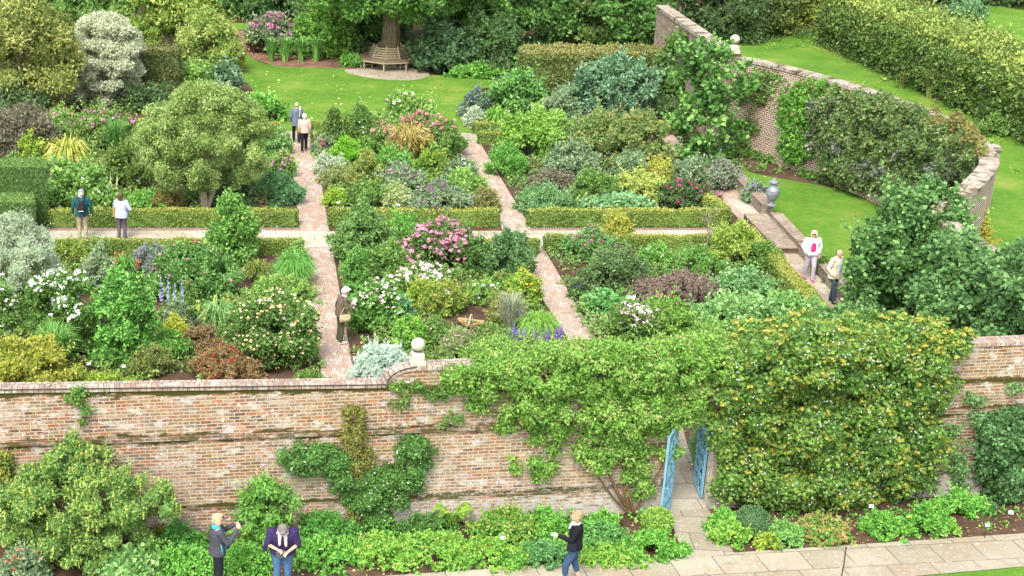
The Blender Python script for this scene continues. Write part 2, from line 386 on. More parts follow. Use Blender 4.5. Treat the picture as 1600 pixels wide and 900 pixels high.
def blob_flowers(P0, r, K, rng, L=None, flat=0.6):
    """flower = K little petals round a point"""
    n = len(P0); p = np.repeat(P0, K, axis=0); u = unit(rng.normal(size=(n * K, 3)) + np.array([0, 0, 0.5]))
    rr = np.repeat(r, K) if hasattr(r, '__len__') else np.full(n * K, r)
    p = p + u * (rr * rng.uniform(0.2, 1.0, n * K))[:, None] * np.array([1, 1, flat])
    l = (L if L is not None else rr * 0.9); l = l * rng.uniform(0.8, 1.2, n * K)
    t = unit(np.cross(u, unit(rng.normal(size=(n * K, 3)))))
    lv = np.repeat(rng.uniform(0, 1, n), K) * 0.6 + rng.uniform(0, 0.4, n * K)
    return quads(p - t * l[:, None] * 0.5, t, u, l, l * 0.9, 0.05), lv
def px_leaf(g, lp): return 0.87 * lp / (scl(g) * 0.64)
NPL = [0]
def shrub(name, label, cat, cx, yb, w, yt, pal, prof='round', lp=3.2, asp=0.55, dens=1.0, depth=0.8, fl=None, rc=0.27, trans=0.36, group=None,
          stems=False, up=0.35, droop=0.0, nc=None, core=True, zlo=0.0, f=1.0, extra=None, fill=(0.35, 1.0), maxry=3.5, irr=.2, shoots=2.2):
    """cx,yb: middle and visible foot in the photograph; w width; yt top. All turned into metres at the plant's own ground point"""
    rng = rng_of(label)
    g0 = G(cx, yb); s = scl(g0); rx = w / s / 2; ry = min(rx * depth, maxry)
    g = np.array([g0[0], g0[1] + ry * 0.75, 0]); rx = w / scl(g) / 2
    g[0] = (cx - X0) / FPX * (g[1] * CT + (CAMH) * ST)
    H = max(hz(g, yt), 0.1)
    rx *= 1.06; H *= 0.93
    C, R, O = clumps(rx, ry, H, prof, rng, rc, nc, zlo * H, fill)
    a0, a1 = rng.uniform(0, 6.28, 2); pa_ = np.arctan2(C[:, 1], C[:, 0]); md_ = 1 + irr * (np.sin(pa_ + a0) * .6 + np.sin(2.3 * pa_ + a1 + C[:, 2] / H * 3) * .6)
    C[:, 0] *= md_; C[:, 1] *= md_; C[:, 2] *= 1 + irr * .8 * np.sin(pa_ * 2 + a1) * (C[:, 2] / H)
    L = px_leaf(g, lp); n = area_leaves(C, R, L, asp, dens)
    V, lv = leaves_on(C, R, n, L, asp, rng, up, O, droop)
    ns = int(shoots * len(C) * .55)
    if ns:
        k = rng.integers(0, len(C), ns); k = k[O[k, 2] > -.2]; d = unit(O[k] + rng.normal(size=(len(k), 3)) * .45 + np.array([0, 0, .55])); ln = R[k] * (.6 + rng.exponential(.8, len(k)).clip(0, 2.2)); m = 11; T = np.tile(np.linspace(.25, 1, m), len(k))
        kk = np.repeat(k, m); dk = np.repeat(d, m, axis=0); p = C[kk] + dk * (R[kk] * .7 + np.repeat(ln, m) * T)[:, None] + rng.normal(size=(len(kk), 3)) * L * .35; p[:, 2] = np.maximum(p[:, 2], .04)
        V2 = quads(p, unit(dk * .4 + rng.normal(size=p.shape) * .8), unit(rng.normal(size=p.shape) * .7 + np.array([0, 0, .7])), L * rng.uniform(.6, 1.15, len(p)), L * asp * rng.uniform(.7, 1.1, len(p)))
        V = np.concatenate([V, V2]); lv = np.concatenate([lv, np.clip(rng.uniform(.3, 1.0, len(p)), 0, 1)])
    root = thing(name, label, cat, g, 0, group)
    Fs = [qf(len(lv))]
    if core:
        CV, CF = cores(C, R, rng); Fs = [qf(len(lv)), CF + len(V)]; V = np.concatenate([V, CV]); lv = np.concatenate([lv, rng.uniform(0.1, 0.7, len(CF))])
    raw('foliage', V, Fs, leafmat(pal, trans, f), root, lv=lv)
    # flowers: (palette, count, radius px, petals, top bias 0..1, partname)
    for q in (fl if isinstance(fl, list) else ([fl] if fl else [])):
        fp, cnt, rp, K, top = q[:5]; nm = q[5] if len(q) > 5 else 'blossom'
        rr = px_leaf(g, rp) * 1.3; cnt = int(cnt * 1.3)
        k = rng.integers(0, len(C), cnt * 6); d = unit(rng.normal(size=(cnt * 6, 3)) + O[k] * 0.9 + np.array([0, 0, 0.5]) + np.array([0, -0.35, 0]))
        p = C[k] + d * (R[k] * rng.uniform(1.05, 1.35, len(k)))[:, None]
        sc_ = p[:, 2] / H * top + rng.uniform(0, 1, len(p)) * (1.01 - top) + 0.4 * (-p[:, 1] / ry) * (1.1 - top) + 0.25 * O[k, 2] + 0.24 * np.sin(p[:, 0] / rx * 4.2 + a0) * np.sin(p[:, 2] / H * 5 + a1)
        p = p[np.argsort(-sc_)[:cnt * (2 if top > 0.5 else 3)]]; p = p[rng.permutation(len(p))[:cnt]]
        if nm == 'tassels':
            p = np.concatenate([p + np.array([0, 0, -q_ * rr * .9]) for q_ in range(5)]); FV, flv = blob_flowers(p, rr * .6 * np.ones(len(p)), 2, rng, L=rr * .9, flat=1.2)
        else: FV, flv = blob_flowers(p, rr * rng.uniform(0.7, 1.2, len(p)), K, rng, L=(rr * 1.1 if K <= 6 else rr * 0.62))
        o = raw(nm, FV, [qf(len(flv))], leafmat(fp, 0.2, 1.25), root, lv=flv)
        o['kind'] = 'stuff'
    if stems:
        mb = MB(); r_ = random.Random(label)
        for i in range(5):
            a = r_.uniform(0, 6.28); q = r_.uniform(0.2, 0.6)
            tube(mb, [(0, 0, 0), (math.cos(a) * rx * q * 0.4, math.sin(a) * ry * q * 0.4, H * 0.35), (math.cos(a) * rx * q, math.sin(a) * ry * q, H * 0.75)], [0.04, 0.03, 0.012], 5)
        mb.build('stem', M_stem, root)
    NPL[0] += len(lv)
    return root, g, (rx, ry, H)
def grass(name, label, cat, cx, yb, w, yt, pal, n=900, bw=2.0, arch=0.9, upr=0.3, plumes=None, group=None, f=1.0):
    """fountain of arching blades"""
    rng = rng_of(label); g0 = G(cx, yb); s = scl(g0); rx = w / s / 2
    g = np.array([g0[0], g0[1] + rx * 0.6, 0]); H = max(hz(g, yt), 0.15); rx = w / scl(g) / 2
    B = px_leaf(g, bw)
    ph = rng.uniform(0, 2 * math.pi, n); lean = rng.uniform(0, 1, n) ** upr
    dirv = np.stack([np.cos(ph), np.sin(ph), np.zeros(n)], axis=1)
    base = dirv * (rng.uniform(0, 0.25, n) * rx)[:, None]
    reach = rx * lean * rng.uniform(0.6, 1.0, n); top = H * rng.uniform(0.5, 1.08, n) * (1 - 0.35 * lean * arch)
    seg = 4; T = np.linspace(0, 1, seg + 1); side = np.stack([-np.sin(ph), np.cos(ph), np.zeros(n)], axis=1)
    side = unit(side + rng.normal(size=(n, 3)) * 0.4)
    Vs = []
    for t in T:
        z = top * (np.sin(t * math.pi * (0.5 + 0.28 * arch * lean)) if arch > 0 else t * np.ones(n))
        c = base + dirv * (reach * t ** 1.5)[:, None]; c[:, 2] = np.maximum(z, 0.01)
        wd = B * (1 - t * 0.8); Vs += [c - side * wd / 2, c + side * wd / 2]
    V = np.stack(Vs, axis=1).reshape(-1, 3); m = 2 * (seg + 1)
    F = np.concatenate([np.array([2 * i, 2 * i + 1, 2 * i + 3, 2 * i + 2])[None] + (np.arange(n) * m)[:, None] for i in range(seg)])
    lv = np.tile(rng.uniform(0, 1, n), seg)
    root = thing(name, label, cat, g, 0, group)
    raw('blades', V, [F], leafmat(pal, 0.3, f), root, lv=lv)
    if plumes:
        pp, cnt, rp, K = plumes; a = rng.uniform(0, 6.28, cnt); q = rng.uniform(0, 1, cnt) ** 0.5
        p = np.stack([np.cos(a) * q * rx * 0.95, np.sin(a) * q * rx * 0.95, H * rng.uniform(0.75, 1.12, cnt) * (1 - 0.35 * q)], axis=1)
        p = np.concatenate([p + np.array([0, 0, -k * px_leaf(g, rp) * 1.1]) for k in range(4)])
        FV, flv = blob_flowers(p, px_leaf(g, rp) * np.ones(len(p)), K, rng, flat=1.2); o = raw('plumes', FV, [qf(len(flv))], leafmat(pp, 0.3), root, lv=flv); o['kind'] = 'stuff'
    return root
def spires(name, label, cat, cx, yb, w, yt, pal, fpal, n=8, fr=1.6, group=None, leafh=0.5):
    """upright flower spikes over a leafy base"""
    rng = rng_of(label); root, g, (rx, ry, H) = shrub(name, label, cat, cx, yb, w, yb - (yb - yt) * leafh, pal, 'dome', dens=0.8)
    Ht = hz(g, yt); r = px_leaf(g, fr); P_ = []
    for i in range(n):
        x, y = rng.uniform(-rx * 0.8, rx * 0.8), rng.uniform(-ry * 0.8, ry * 0.5); h = Ht * rng.uniform(0.75, 1.05)
        z0 = h * 0.5
        for z in np.arange(z0, h, r * 0.9): P_.append((x + rng.normal() * r * 0.15, y, z, r * (1.15 - 0.8 * (z - z0) / (h - z0))))
    P_ = np.array(P_); FV, flv = blob_flowers(P_[:, :3], P_[:, 3], 7, rng, flat=1); o = raw('flower_spikes', FV, [qf(len(flv))], leafmat(fpal, 0.2, 1.2), root, lv=flv); o['kind'] = 'stuff'
    return root
def climber(name, label, blobs, pal, on=None, lp=3.2, asp=0.6, dens=1.0, thick=0.3, rc=0.16, stems=None, fl=None, f=1.0, droop=0.35, gap=0.0, core=True, group=None, stray=0):
    """blobs: list of (x,y,rxpx,rypx,weight) in the photograph on a wall; on(x,y,off)-> point ; clumps sit proud of the wall by up to thick"""
    rng = rng_of(label); on = on or WP; cat = name.replace('_', ' '); Cs = []; Rs = []; Os = []; nv = WN
    for b in blobs:
        x, y, ax, ay = b[:4]; wgt = b[4] if len(b) > 4 else 1.0; tk = b[5] if len(b) > 5 else thick
        g = on(x, y, 0.1); s = scl(g); m = max(3, int(wgt * ax * ay * math.pi / (s * rc) ** 2 * 1.1))
        a = rng.uniform(0, 6.28, m); q = np.sqrt(rng.uniform(0, 1, m))
        for i in range(m):
            r = rc * rng.uniform(0.55, 1.4); off = rng.uniform(0.03, 1.0) * tk * (1 - 0.75 * q[i] ** 2)
            p = on(x + math.cos(a[i]) * ax * q[i], y + math.sin(a[i]) * ay * q[i], off)
            if len(p) == 4: nn = p[3]; p = p[:3]
            if p[2] < -1: continue
            if p[2] < 0.08: p = np.array([p[0], p[1], 0.08 + 0.1 * rng.uniform()])
            Cs.append(p); Rs.append(r); Os.append(nv)
    C = np.array([c[:3] for c in Cs]); R = np.array(Rs); O = unit(np.array(Os) * 0.8 + np.array([0, -0.1, 0.35]))
    g = C.mean(axis=0); g[2] = 0; L = px_leaf(C.mean(axis=0), lp); n = area_leaves(C, R, L, asp, dens)
    C = C - g
    V, lv = leaves_on(C, R, n, L, asp, rng, 0.3, O, droop)
    if stray:
        k = rng.integers(0, len(C), stray); p = C[k] + rng.normal(size=(stray, 3)) * np.array([0.35, 0.02, 0.3]); p = p[p[:, 2] > 0.05]
        m = len(p); V2 = quads(p, unit(rng.normal(size=(m, 3)) + np.array([0, -.3, -.5])), unit(rng.normal(size=(m, 3)) + nv * 2), np.full(m, L * 0.9), np.full(m, L * asp)); V = np.concatenate([V, V2]); lv = np.concatenate([lv, rng.uniform(0, 1, m)])
    root = thing(name, label, cat, g, 0, group); Fs = [qf(len(lv))]
    if core:
        CV, CF = cores(C, R, rng, 0.6); Fs.append(CF + len(V)); V = np.concatenate([V, CV]); lv = np.concatenate([lv, rng.uniform(0.1, 0.7, len(CF))])
    raw('foliage', V, Fs, leafmat(pal, 0.36, f), root, lv=lv)
    for qd in (fl if isinstance(fl, list) else ([fl] if fl else [])):
        fp, cnt, rp, K = qd[:4]; k = rng.integers(0, len(C), cnt); rr = px_leaf(g, rp)
        d = unit(O[k] + rng.normal(size=(cnt, 3)) * 0.5); p = C[k] + d * (R[k] * 1.12)[:, None]
        FV, flv = blob_flowers(p, rr * rng.uniform(0.7, 1.2, cnt), K, rng, L=(rr * 1.1 if K <= 6 else rr * 0.6)); o = raw(qd[4] if len(qd) > 4 else 'blossom', FV, [qf(len(flv))], leafmat(fp, 0.2, 1.2), root, lv=flv); o['kind'] = 'stuff'
    if stems:
        mb = MB()
        for st in stems:
            pts = [on(x, y, o_)[:3] - g for x, y, o_ in st[0]]; k = len(pts); tube(mb, pts, [st[1] * (1 - 0.6 * i / (k - 1)) for i in range(k)], 6)
        mb.build('stem', M_stem, root)
    NPL[0] += len(lv)
    return root
def tree(name, label, cx, yb, pal, H, cr, crx=None, cz0=0.25, lp=4.2, dens=0.85, trunk=0.18, prof='round', off=(0, 0), bark=None, multi=1, cat='tree', f=1.0, fl=None, droop=0.1, nc=None, rc=0.26, asp=0.55, group=None, trunks=None, depth=None, core=True, nlimb=7, sq=.85):
    """a real tree: trunk(s), limbs and a crown of clumps. H metres, cr crown radius metres"""
    rng = rng_of(label); g = G(cx, yb); root = thing(name, label, cat, g, 0, group)
    rx = cr; ry = depth or cr
    C, R, O = clumps(rx, ry, H, prof, rng, rc, nc, cz0 * H, (0.3, 1)); C[:, 0] += off[0]; C[:, 1] += off[1]
    L = px_leaf(g, lp); n = area_leaves(C, R, L, asp, dens); V, lv = leaves_on(C, R, n, L, asp, rng, 0.35, O, droop, squashz=sq)
    Fs = [qf(len(lv))]
    if core:
        CV, CF = cores(C, R, rng, 0.55, sq); Fs.append(CF + len(V)); V = np.concatenate([V, CV]); lv = np.concatenate([lv, rng.uniform(0.1, 0.7, len(CF))])
    raw('crown', V, Fs, leafmat(pal, 0.36, f), root, lv=lv)
    mb = MB(); r_ = random.Random(label); zf = H * (cz0 + 0.12)
    for k in range(multi):
        a = 2 * math.pi * k / multi + 0.4; sp = 0 if multi == 1 else 0.25
        b0 = Vector((math.cos(a) * trunk * 0.5 * (multi > 1), math.sin(a) * trunk * 0.5 * (multi > 1), -0.05))
        fk = Vector((math.cos(a) * sp * cr * 0.8 + off[0] * 0.3, math.sin(a) * sp * cr * 0.5, zf))
        md = b0.lerp(fk, 0.5) + Vector((r_.uniform(-.06, .06), r_.uniform(-.06, .06), 0))
        tube(mb, [b0, b0 + Vector((0, 0, 0.25 * trunk / 0.2)), md, fk], [trunk * 1.35, trunk, trunk * 0.86, trunk * 0.7], 10)
        for i in range(max(2, nlimb // multi)):
            c = Vector(C[r_.randrange(len(C))]); m2 = fk.lerp(c, 0.5) + Vector((0, 0, 0.12 * H * r_.random())); tube(mb, [fk - Vector((0, 0, 0.1)), m2, c], [trunk * 0.5, trunk * 0.3, trunk * 0.1], 6)
    mb.build('trunk', bark or M_bark, root, smooth=True)
    NPL[0] += len(lv); return root, g
def hedge(name, label, poly, z1, pal, lp=2.2, dens=1.0, rough=0.03, core='4c5a26', cat='hedge', group=None, f=1.0, z0=0.0, spr=0.0):
    """clipped hedge: solid body + a skin of small leaves. poly ccw world xy"""
    rng = rng_of(label); poly = [np.array(p[:2]) for p in poly]
    a = sum(poly[i][0] * poly[(i + 1) % len(poly)][1] - poly[(i + 1) % len(poly)][0] * poly[i][1] for i in range(len(poly)))
    if a < 0: poly = poly[::-1]
    g = np.array([*np.mean(poly, axis=0), 0]); poly = [p - g[:2] for p in poly]
    root = thing(name, label, cat, g, 0, group)
    cen = np.mean(poly, axis=0); mb = MB(); mb.prism([tuple(cen + (p - cen) * 0.97) for p in poly], z0, z1 - 0.03); cm = leafmat([core, core], 0.0, f)
    o = mb.build('inner_growth', leafmat(pal, 0.0, f * 0.9), root)
    me = o.data; at = me.attributes.new('lv', 'FLOAT', 'FACE'); at.data.foreach_set('value', [0.25] * len(me.polygons))
    L = px_leaf(g, lp); Ps = []; Ns = []
    def add(p, n): Ps.append(p); Ns.append(n)
    n = len(poly)
    for i in range(n):
        A_, B_ = poly[i], poly[(i + 1) % n]; Ln = np.linalg.norm(B_ - A_)
        if Ln < 0.02: continue
        m = int(Ln * (z1 - z0) / (0.5 * L * L * 0.6) * 1.9 * dens) + 4
        t = rng.uniform(0, 1, m); z = rng.uniform(z0, z1, m); nn = np.array([(B_ - A_)[1], -(B_ - A_)[0], 0]) / Ln
        p = np.stack([A_[0] + (B_ - A_)[0] * t, A_[1] + (B_ - A_)[1] * t, z], axis=1); Ps.append(p); Ns.append(np.tile(nn, (m, 1)))
    # top by triangles from centre
    for i in range(n):
        A_, B_ = poly[i], poly[(i + 1) % n]; ar = abs(np.cross(A_ - cen, B_ - cen)) / 2; m = int(ar / (0.5 * L * L * 0.6) * 1.9 * dens) + 2
        u = rng.uniform(0, 1, m); v = rng.uniform(0, 1, m); fl_ = u + v > 1; u[fl_] = 1 - u[fl_]; v[fl_] = 1 - v[fl_]
        p = cen[None] + (A_ - cen)[None] * u[:, None] + (B_ - cen)[None] * v[:, None]; Ps.append(np.concatenate([p, np.full((m, 1), z1)], axis=1)); Ns.append(np.tile(np.array([0, 0, 1.0]), (m, 1)))
    p = np.concatenate(Ps); nn = np.concatenate(Ns); m = len(p)
    # lumpy surface: low-frequency displacement
    disp = rough * (np.sin(p[:, 0] * 2.3 + 1) * np.sin(p[:, 1] * 1.9 + 2) + 0.6 * np.sin(p[:, 0] * 5.1 + p[:, 2] * 4) + 0.5 * np.sin(p[:, 1] * 4.4 - p[:, 2] * 6))
    p = p + nn * (disp + rng.normal(size=m) * rough * 0.8 + rng.exponential(1, m) * spr)[:, None]
    ax = unit(nn * 0.4 + unit(rng.normal(size=(m, 3)))); nr = unit(nn + 0.8 * unit(rng.normal(size=(m, 3))))
    LL = L * rng.uniform(0.7, 1.3, m)
    patch = 0.5 + 0.5 * np.sin(p[:, 0] * 0.9 + np.sin(p[:, 1] * 1.7) + p[:, 2] * 1.3)
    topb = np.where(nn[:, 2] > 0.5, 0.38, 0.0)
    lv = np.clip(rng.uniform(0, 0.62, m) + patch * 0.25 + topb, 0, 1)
    raw('foliage', quads(p, ax, nr, LL, LL * 0.65), [qf(m)], leafmat(pal, 0.2, f), root, lv=lv); NPL[0] += m
    return root
def cover(name, label, polys, pal, dens=10, lp=3.0, hgt=0.25, clump=0.35, kind='stuff', asp=0.7, f=1.0, thr=0.0):
    """ground cover over polygons given as photograph points: many little low clumps in one object"""
    rng = rng_of(label); Cs = []; Rs = []
    for poly in polys:
        W2 = np.array([G(*q)[:2] for q in poly]); mn, mx = W2.min(0), W2.max(0); ar = np.prod(mx - mn); m = int(ar * dens)
        q = rng.uniform(mn, mx, (m, 2)); ins = np.zeros(m, bool); j = len(W2) - 1
        for i in range(len(W2)):
            a, b = W2[i], W2[j]; c = ((a[1] > q[:, 1]) != (b[1] > q[:, 1])) & (q[:, 0] < (b[0] - a[0]) * (q[:, 1] - a[1]) / (b[1] - a[1] + 1e-12) + a[0]); ins ^= c; j = i
        q = q[ins]; bk_ = G(735, 510)[:2]; q = q[np.linalg.norm(q - bk_, axis=1) > .75]
        if thr:
            fld = np.sin(q[:, 0] * 1.1 + 3 * np.sin(q[:, 1] * .5)) + np.sin(q[:, 1] * 1.3 + 2) + rng.normal(size=len(q)) * 0.5; q = q[fld > thr]
        r = clump * rng.uniform(0.5, 1.3, len(q)); Cs.append(np.stack([q[:, 0], q[:, 1], np.minimum(hgt, r * 1.2) * rng.uniform(0.0, 0.9, len(q))], axis=1)); Rs.append(r)
    C = np.concatenate(Cs); R = np.concatenate(Rs); g = C.mean(0); g[2] = 0; L = px_leaf(g, lp); n = area_leaves(C, R, L, asp, 0.6) if len(C) < 400 else int(len(C) * 4 * math.pi * (R.mean() ** 2) * .3 / (.5 * L * L * asp))
    n = min(n, 90000)
    V, lv = leaves_on(C - g, R, n, L, asp, rng, 0.8, None, 0, 0.5, squashz=0.7)
    o = raw(name, V, [qf(len(lv))], leafmat(pal, 0.36, f), None, lv=lv, loc=g); NPL[0] += len(lv)
    return tag(o, label, None, None, kind)
def sheet(name, pts, z, mat, label=None, kind='structure', uvr=0.0, px=True):
    W2 = [G(*p)[:2] if px else p for p in pts]; a = sum(W2[i][0] * W2[(i + 1) % len(W2)][1] - W2[(i + 1) % len(W2)][0] * W2[i][1] for i in range(len(W2)))
    if a < 0: W2 = W2[::-1]
    mb = MB(); c, s = math.cos(uvr), math.sin(uvr)
    mb.face([(p[0], p[1], z) for p in W2], [(p[0] * c - p[1] * s, p[0] * s + p[1] * c) for p in W2]); o = mb.build(name, mat); o['kind'] = kind
    if label: o['label'] = label
    return o

# ---------------------------------------------------------------- ground, lawns, paths
mb = MB(); mb.face([(-300, -50, 0), (400, -50, 0), (400, 500, 0), (-300, 500, 0)]); o = mb.build('ground', soilmat('4a4228', '6a6244', '34301e', 'leaf_litter')); o['kind'] = 'structure'
sheet('outer_lawn', [(1062, 95), (1120, 62), (1290, 38), (1420, 92), (1600, 170), (2300, 420), (2300, 760), tuple(P((19.6, 30.5, 0))), tuple(P((19.6, 45, 0))), tuple(P((19.9, 62, 0)))], 0.004, M_grass)
sheet('far_field', [(1380, 60), (1500, 8), (2400, 30), (2600, 420), (2300, 400), (1900, 220)], 0.006, M_grass)
sheet('bed_soil', [(-700, 140), (330, 128), (1128, 150), tuple(P((19.8, 60.2, 0))), tuple(P((19.7, 45, 0))), tuple(P((19.5, 30.5, 0))), tuple(P((19.5, 29.9, 0))), (-700, 760)], 0.010, M_soil)
sheet('front_bed_soil', [(-900, 735), (1720, 660), (1720, 840), (1600, 850), (-900, 1060)], 0.008, M_soil)
sheet('mulch_bed', [(300, 55), (340, 42), (430, 55), (560, 70), (720, 110), (560, 112), (430, 104), (388, 90), (366, 72), (330, 66)], 0.014, M_soil2)
cres_lawn = [(1148, 266), (1210, 278), (1290, 292), (1360, 306), (1430, 335), (1470, 380), (1480, 430), (1465, 500), (1400, 545), (1385, 520), (1330, 452), (1252, 380), (1200, 322), (1160, 280)]
lawn_c = [(455, 210), (442, 196), (420, 168), (396, 142), (374, 118), (352, 90), (336, 66), (350, 66), (372, 74), (392, 90), (422, 102), (480, 106), (540, 108), (600, 118), (680, 118), (770, 126), (778, 134), (735, 144), (724, 160), (726, 182), (742, 205), (746, 214), (600, 216)]
def smooth_poly(p, k=4):
    n = len(p); out = []
    for i in range(n):
        a, b, c, d = (np.array(p[(i + j) % n], float) for j in (-1, 0, 1, 2))
        for t in np.linspace(0, 1, k, endpoint=False): out.append(tuple(0.5 * (2 * b + (c - a) * t + (2 * a - 5 * b + 4 * c - d) * t * t + (3 * b - a - 3 * c + d) * t ** 3)))
    return out
sheet('lawn', smooth_poly(lawn_c), 0.020, M_grass)
sheet('crescent_lawn', smooth_poly(cres_lawn), 0.020, M_grass)
sheet('far_grass_path', [(320, 30), (345, 36), (460, 38), (560, 52), (460, 48), (330, 46)], 0.016, M_grass)
sheet('front_lawn', [(-900, 1112), (700, 968), (1440, 901), (1600, 887), (1900, 861), (2400, 1000), (2400, 2600), (-900, 2600)], 0.020, M_grass)
sheet('paving_round_tree', smooth_poly([(538, 110), (560, 108), (620, 104), (665, 112), (668, 120), (640, 126), (590, 124), (552, 117)]), 0.024, M_flag)
PZ = 0.026
sheet('path_brick_west', [(505, 604), (556, 604), (519, 388), (513, 355), (489, 212), (450, 212), (468, 355), (474, 388)], PZ, M_path)
sheet('path_brick_middle', [(704, 214), (744, 214), (826, 352), (849, 388), (936, 540), (1108, 800), (1042, 802), (894, 540), (796, 388), (782, 352)], PZ, M_path)
sheet('path_brick_east', [(1028, 212), (1100, 285), (1142, 330), (1172, 362), (1222, 408), (1300, 495), (1345, 548), (1400, 548), (1362, 500), (1312, 448), (1255, 392), (1215, 350), (1175, 318), (1140, 282), (1062, 212)], PZ, M_path)
sheet('path_east_slabs', [(1135, 312), (1190, 362), (1248, 420), (1322, 500), (1338, 500), (1350, 500), (1262, 405), (1205, 350), (1160, 312)], PZ + .004, M_flag2)
sheet('cross_path_west', [(60, 361), (472, 361), (474, 375), (60, 375)], PZ + .004, M_flag2)
sheet('cross_path_middle', [(472, 363), (526, 363), (782, 362), (826, 361), (846, 364), (850, 387), (797, 388), (526, 384), (519, 388), (476, 388)], PZ + .008, M_flag2)
sheet('cross_path_east', [(826, 361), (1142, 360), (1172, 378), (852, 378)], PZ + .004, M_flag2)
sheet('path_edging_west', [(70, 357.5), (468, 357.5), (468, 361.5), (70, 361.5)], PZ + .012, M_edge)
sheet('path_edging_east', [(826, 357.5), (1140, 357.5), (1142, 361), (828, 361)], PZ + .012, M_edge)
sheet('entrance_slabs_west', [(440, 205.5), (490, 205.5), (491, 214), (440, 214)], PZ + .004, M_flag)
sheet('entrance_slabs_middle', [(700, 208), (744, 209), (748, 226), (712, 224)], PZ + .004, M_flag)
sheet('gate_path', [(1041, 799), (1105, 795), (1148, 868), (1070, 875)], 0.034, M_flag, uvr=0.1)
sheet('inner_gate_path', [(1048, 655), (1064, 660), (1072, 690), (1105, 798), (1040, 801), (985, 690)], 0.036, M_flag)
sheet('flagstone_path', [(-900, 1001), (730, 893), (1600, 835), (1900, 815), (1900, 862), (1600, 887), (1440, 901), (700, 967), (-900, 1110)], 0.030, M_flag, uvr=-0.1)
# grass verge under the hedges
rngl = rng_of('leaves')

# ---------------------------------------------------------------- the front garden wall
TK = 0.30
def wallpiece(name, prof, mat, parent, front=0.0, thick=TK):
    """prof: (s,z) outline, counter-clockwise seen from the front"""
    mb = MB(); fr = [WS(s, z, front) for s, z in prof]; bk = [WS(s, z, front - thick) for s, z in prof]; uv = [(s, z) for s, z in prof]
    mb.face(fr, uv); mb.face(bk[::-1], uv[::-1]); n = len(prof); L = 0
    for i in range(n):
        j = (i + 1) % n; d = math.hypot(prof[j][0] - prof[i][0], prof[j][1] - prof[i][1])
        mb.face([fr[i], bk[i], bk[j], fr[j]], [(L, 0), (L, thick), (L + d, thick), (L + d, 0)]); L += d
    return mb.build(name, mat, parent)
sL, sE = sw(-260, 850), sw(1760, 760)
g1, g2 = sw(1042, 798), sw(1106, 795)
sA, sB = sw(604, 600), sw(650, 600)
ztl = lambda s: 3.62 + (3.36 - 3.62) * (s + 5.1) / 8.1
ZT = 3.66
wall = thing('garden_wall', 'long old red brick wall with moss bands and blue gateway across the front of the garden', 'wall')
arc = [(sB - (sB - sA) * (1 - math.sin(a)), ztl(sA) + (ZT - ztl(sA)) * (1 - 0) * (1 - (1 - math.sin(a)) ** 2)) for a in np.linspace(0, math.pi / 2, 8)]
arc = [(sA + (sB - sA) * (1 - math.cos(a)), ztl(sA) + (ZT - ztl(sA)) * math.sin(a)) for a in np.linspace(0, math.pi / 2, 9)]
GZ = 2.25
wallpiece('brickwork', [(sL, 0), (g1, 0), (g1, GZ), (g2, GZ), (g2, 0), (sE, 0), (sE, ZT)] + arc[::-1] + [(sL, ztl(sL))], M_wall, wall)
wallpiece('plinth', [(sL, 0), (g1 - .001, 0), (g1 - .001, 0.55), (sL, 0.62)], M_wall, wall, 0.045, 0.047)
wallpiece('plinth', [(g2 + .001, 0), (sE, 0), (sE, 0.5), (g2 + .001, 0.53)], M_wall, wall, 0.045, 0.047)
wallpiece('moss_ledge', [(sL, 0.62), (g1 - .001, 0.55), (g1 - .001, 0.61), (sL, 0.72)], M_wallold, wall, 0.03, 0.033)
band = lambda s: 2.40 + (2.12 - 2.40) * (s + 3) / 21
wallpiece('string_course', [(sL, band(sL) - .05), (g1 - .9, band(g1) - .05), (g1 - .9, band(g1) + .045), (sL, band(sL) + .05)], M_wallold, wall, 0.055, 0.057)
wallpiece('string_course', [(g2 + .9, band(g2) - .05), (sE, band(sE) - .05), (sE, band(sE) + .045), (g2 + .9, band(g2) + .045)], M_wallold, wall, 0.055, 0.057)
# coping of bricks on edge, following the top of the wall
def coping(name, line, parent, h=0.08, over=0.035, mat=None):
    mb = MB(); L = 0
    for (s0, z0), (s1, z1) in zip(line[:-1], line[1:]):
        d = math.hypot(s1 - s0, z1 - z0); tn = np.array([s1 - s0, z1 - z0]) / d; nn = np.array([-tn[1], tn[0]]) * h
        f0, f1 = over, -TK - over; a0, a1 = (s0, z0), (s1, z1); b0, b1 = (s0 + nn[0], z0 + nn[1]), (s1 + nn[0], z1 + nn[1])
        mb.face([WS(*a0, f0), WS(*a1, f0), WS(*b1, f0), WS(*b0, f0)], [(L, 0), (L + d, 0), (L + d, h), (L, h)])
        mb.face([WS(*b0, f0), WS(*b1, f0), WS(*b1, f1), WS(*b0, f1)], [(L, h), (L + d, h), (L + d, h + TK), (L, h + TK)])
        mb.face([WS(*a1, f1), WS(*a0, f1), WS(*b0, f1), WS(*b1, f1)], [(L, 0), (L + d, 0), (L + d, h), (L, h)])
        mb.face([WS(*a1, f0), WS(*a0, f0), WS(*a0, f1), WS(*a1, f1)], [(L, 0), (L + d, 0), (L + d, h), (L, h)])
        L += d
    return mb.build(name, mat or M_cope, parent)
coping('coping', [(sL, ztl(sL) + .002), (sA - 3, ztl(sA - 3) + .002), (sA, ztl(sA) + .002)] + [(s, z + .002) for s, z in arc[1:]] + [(sE, ZT + .002)], wall)
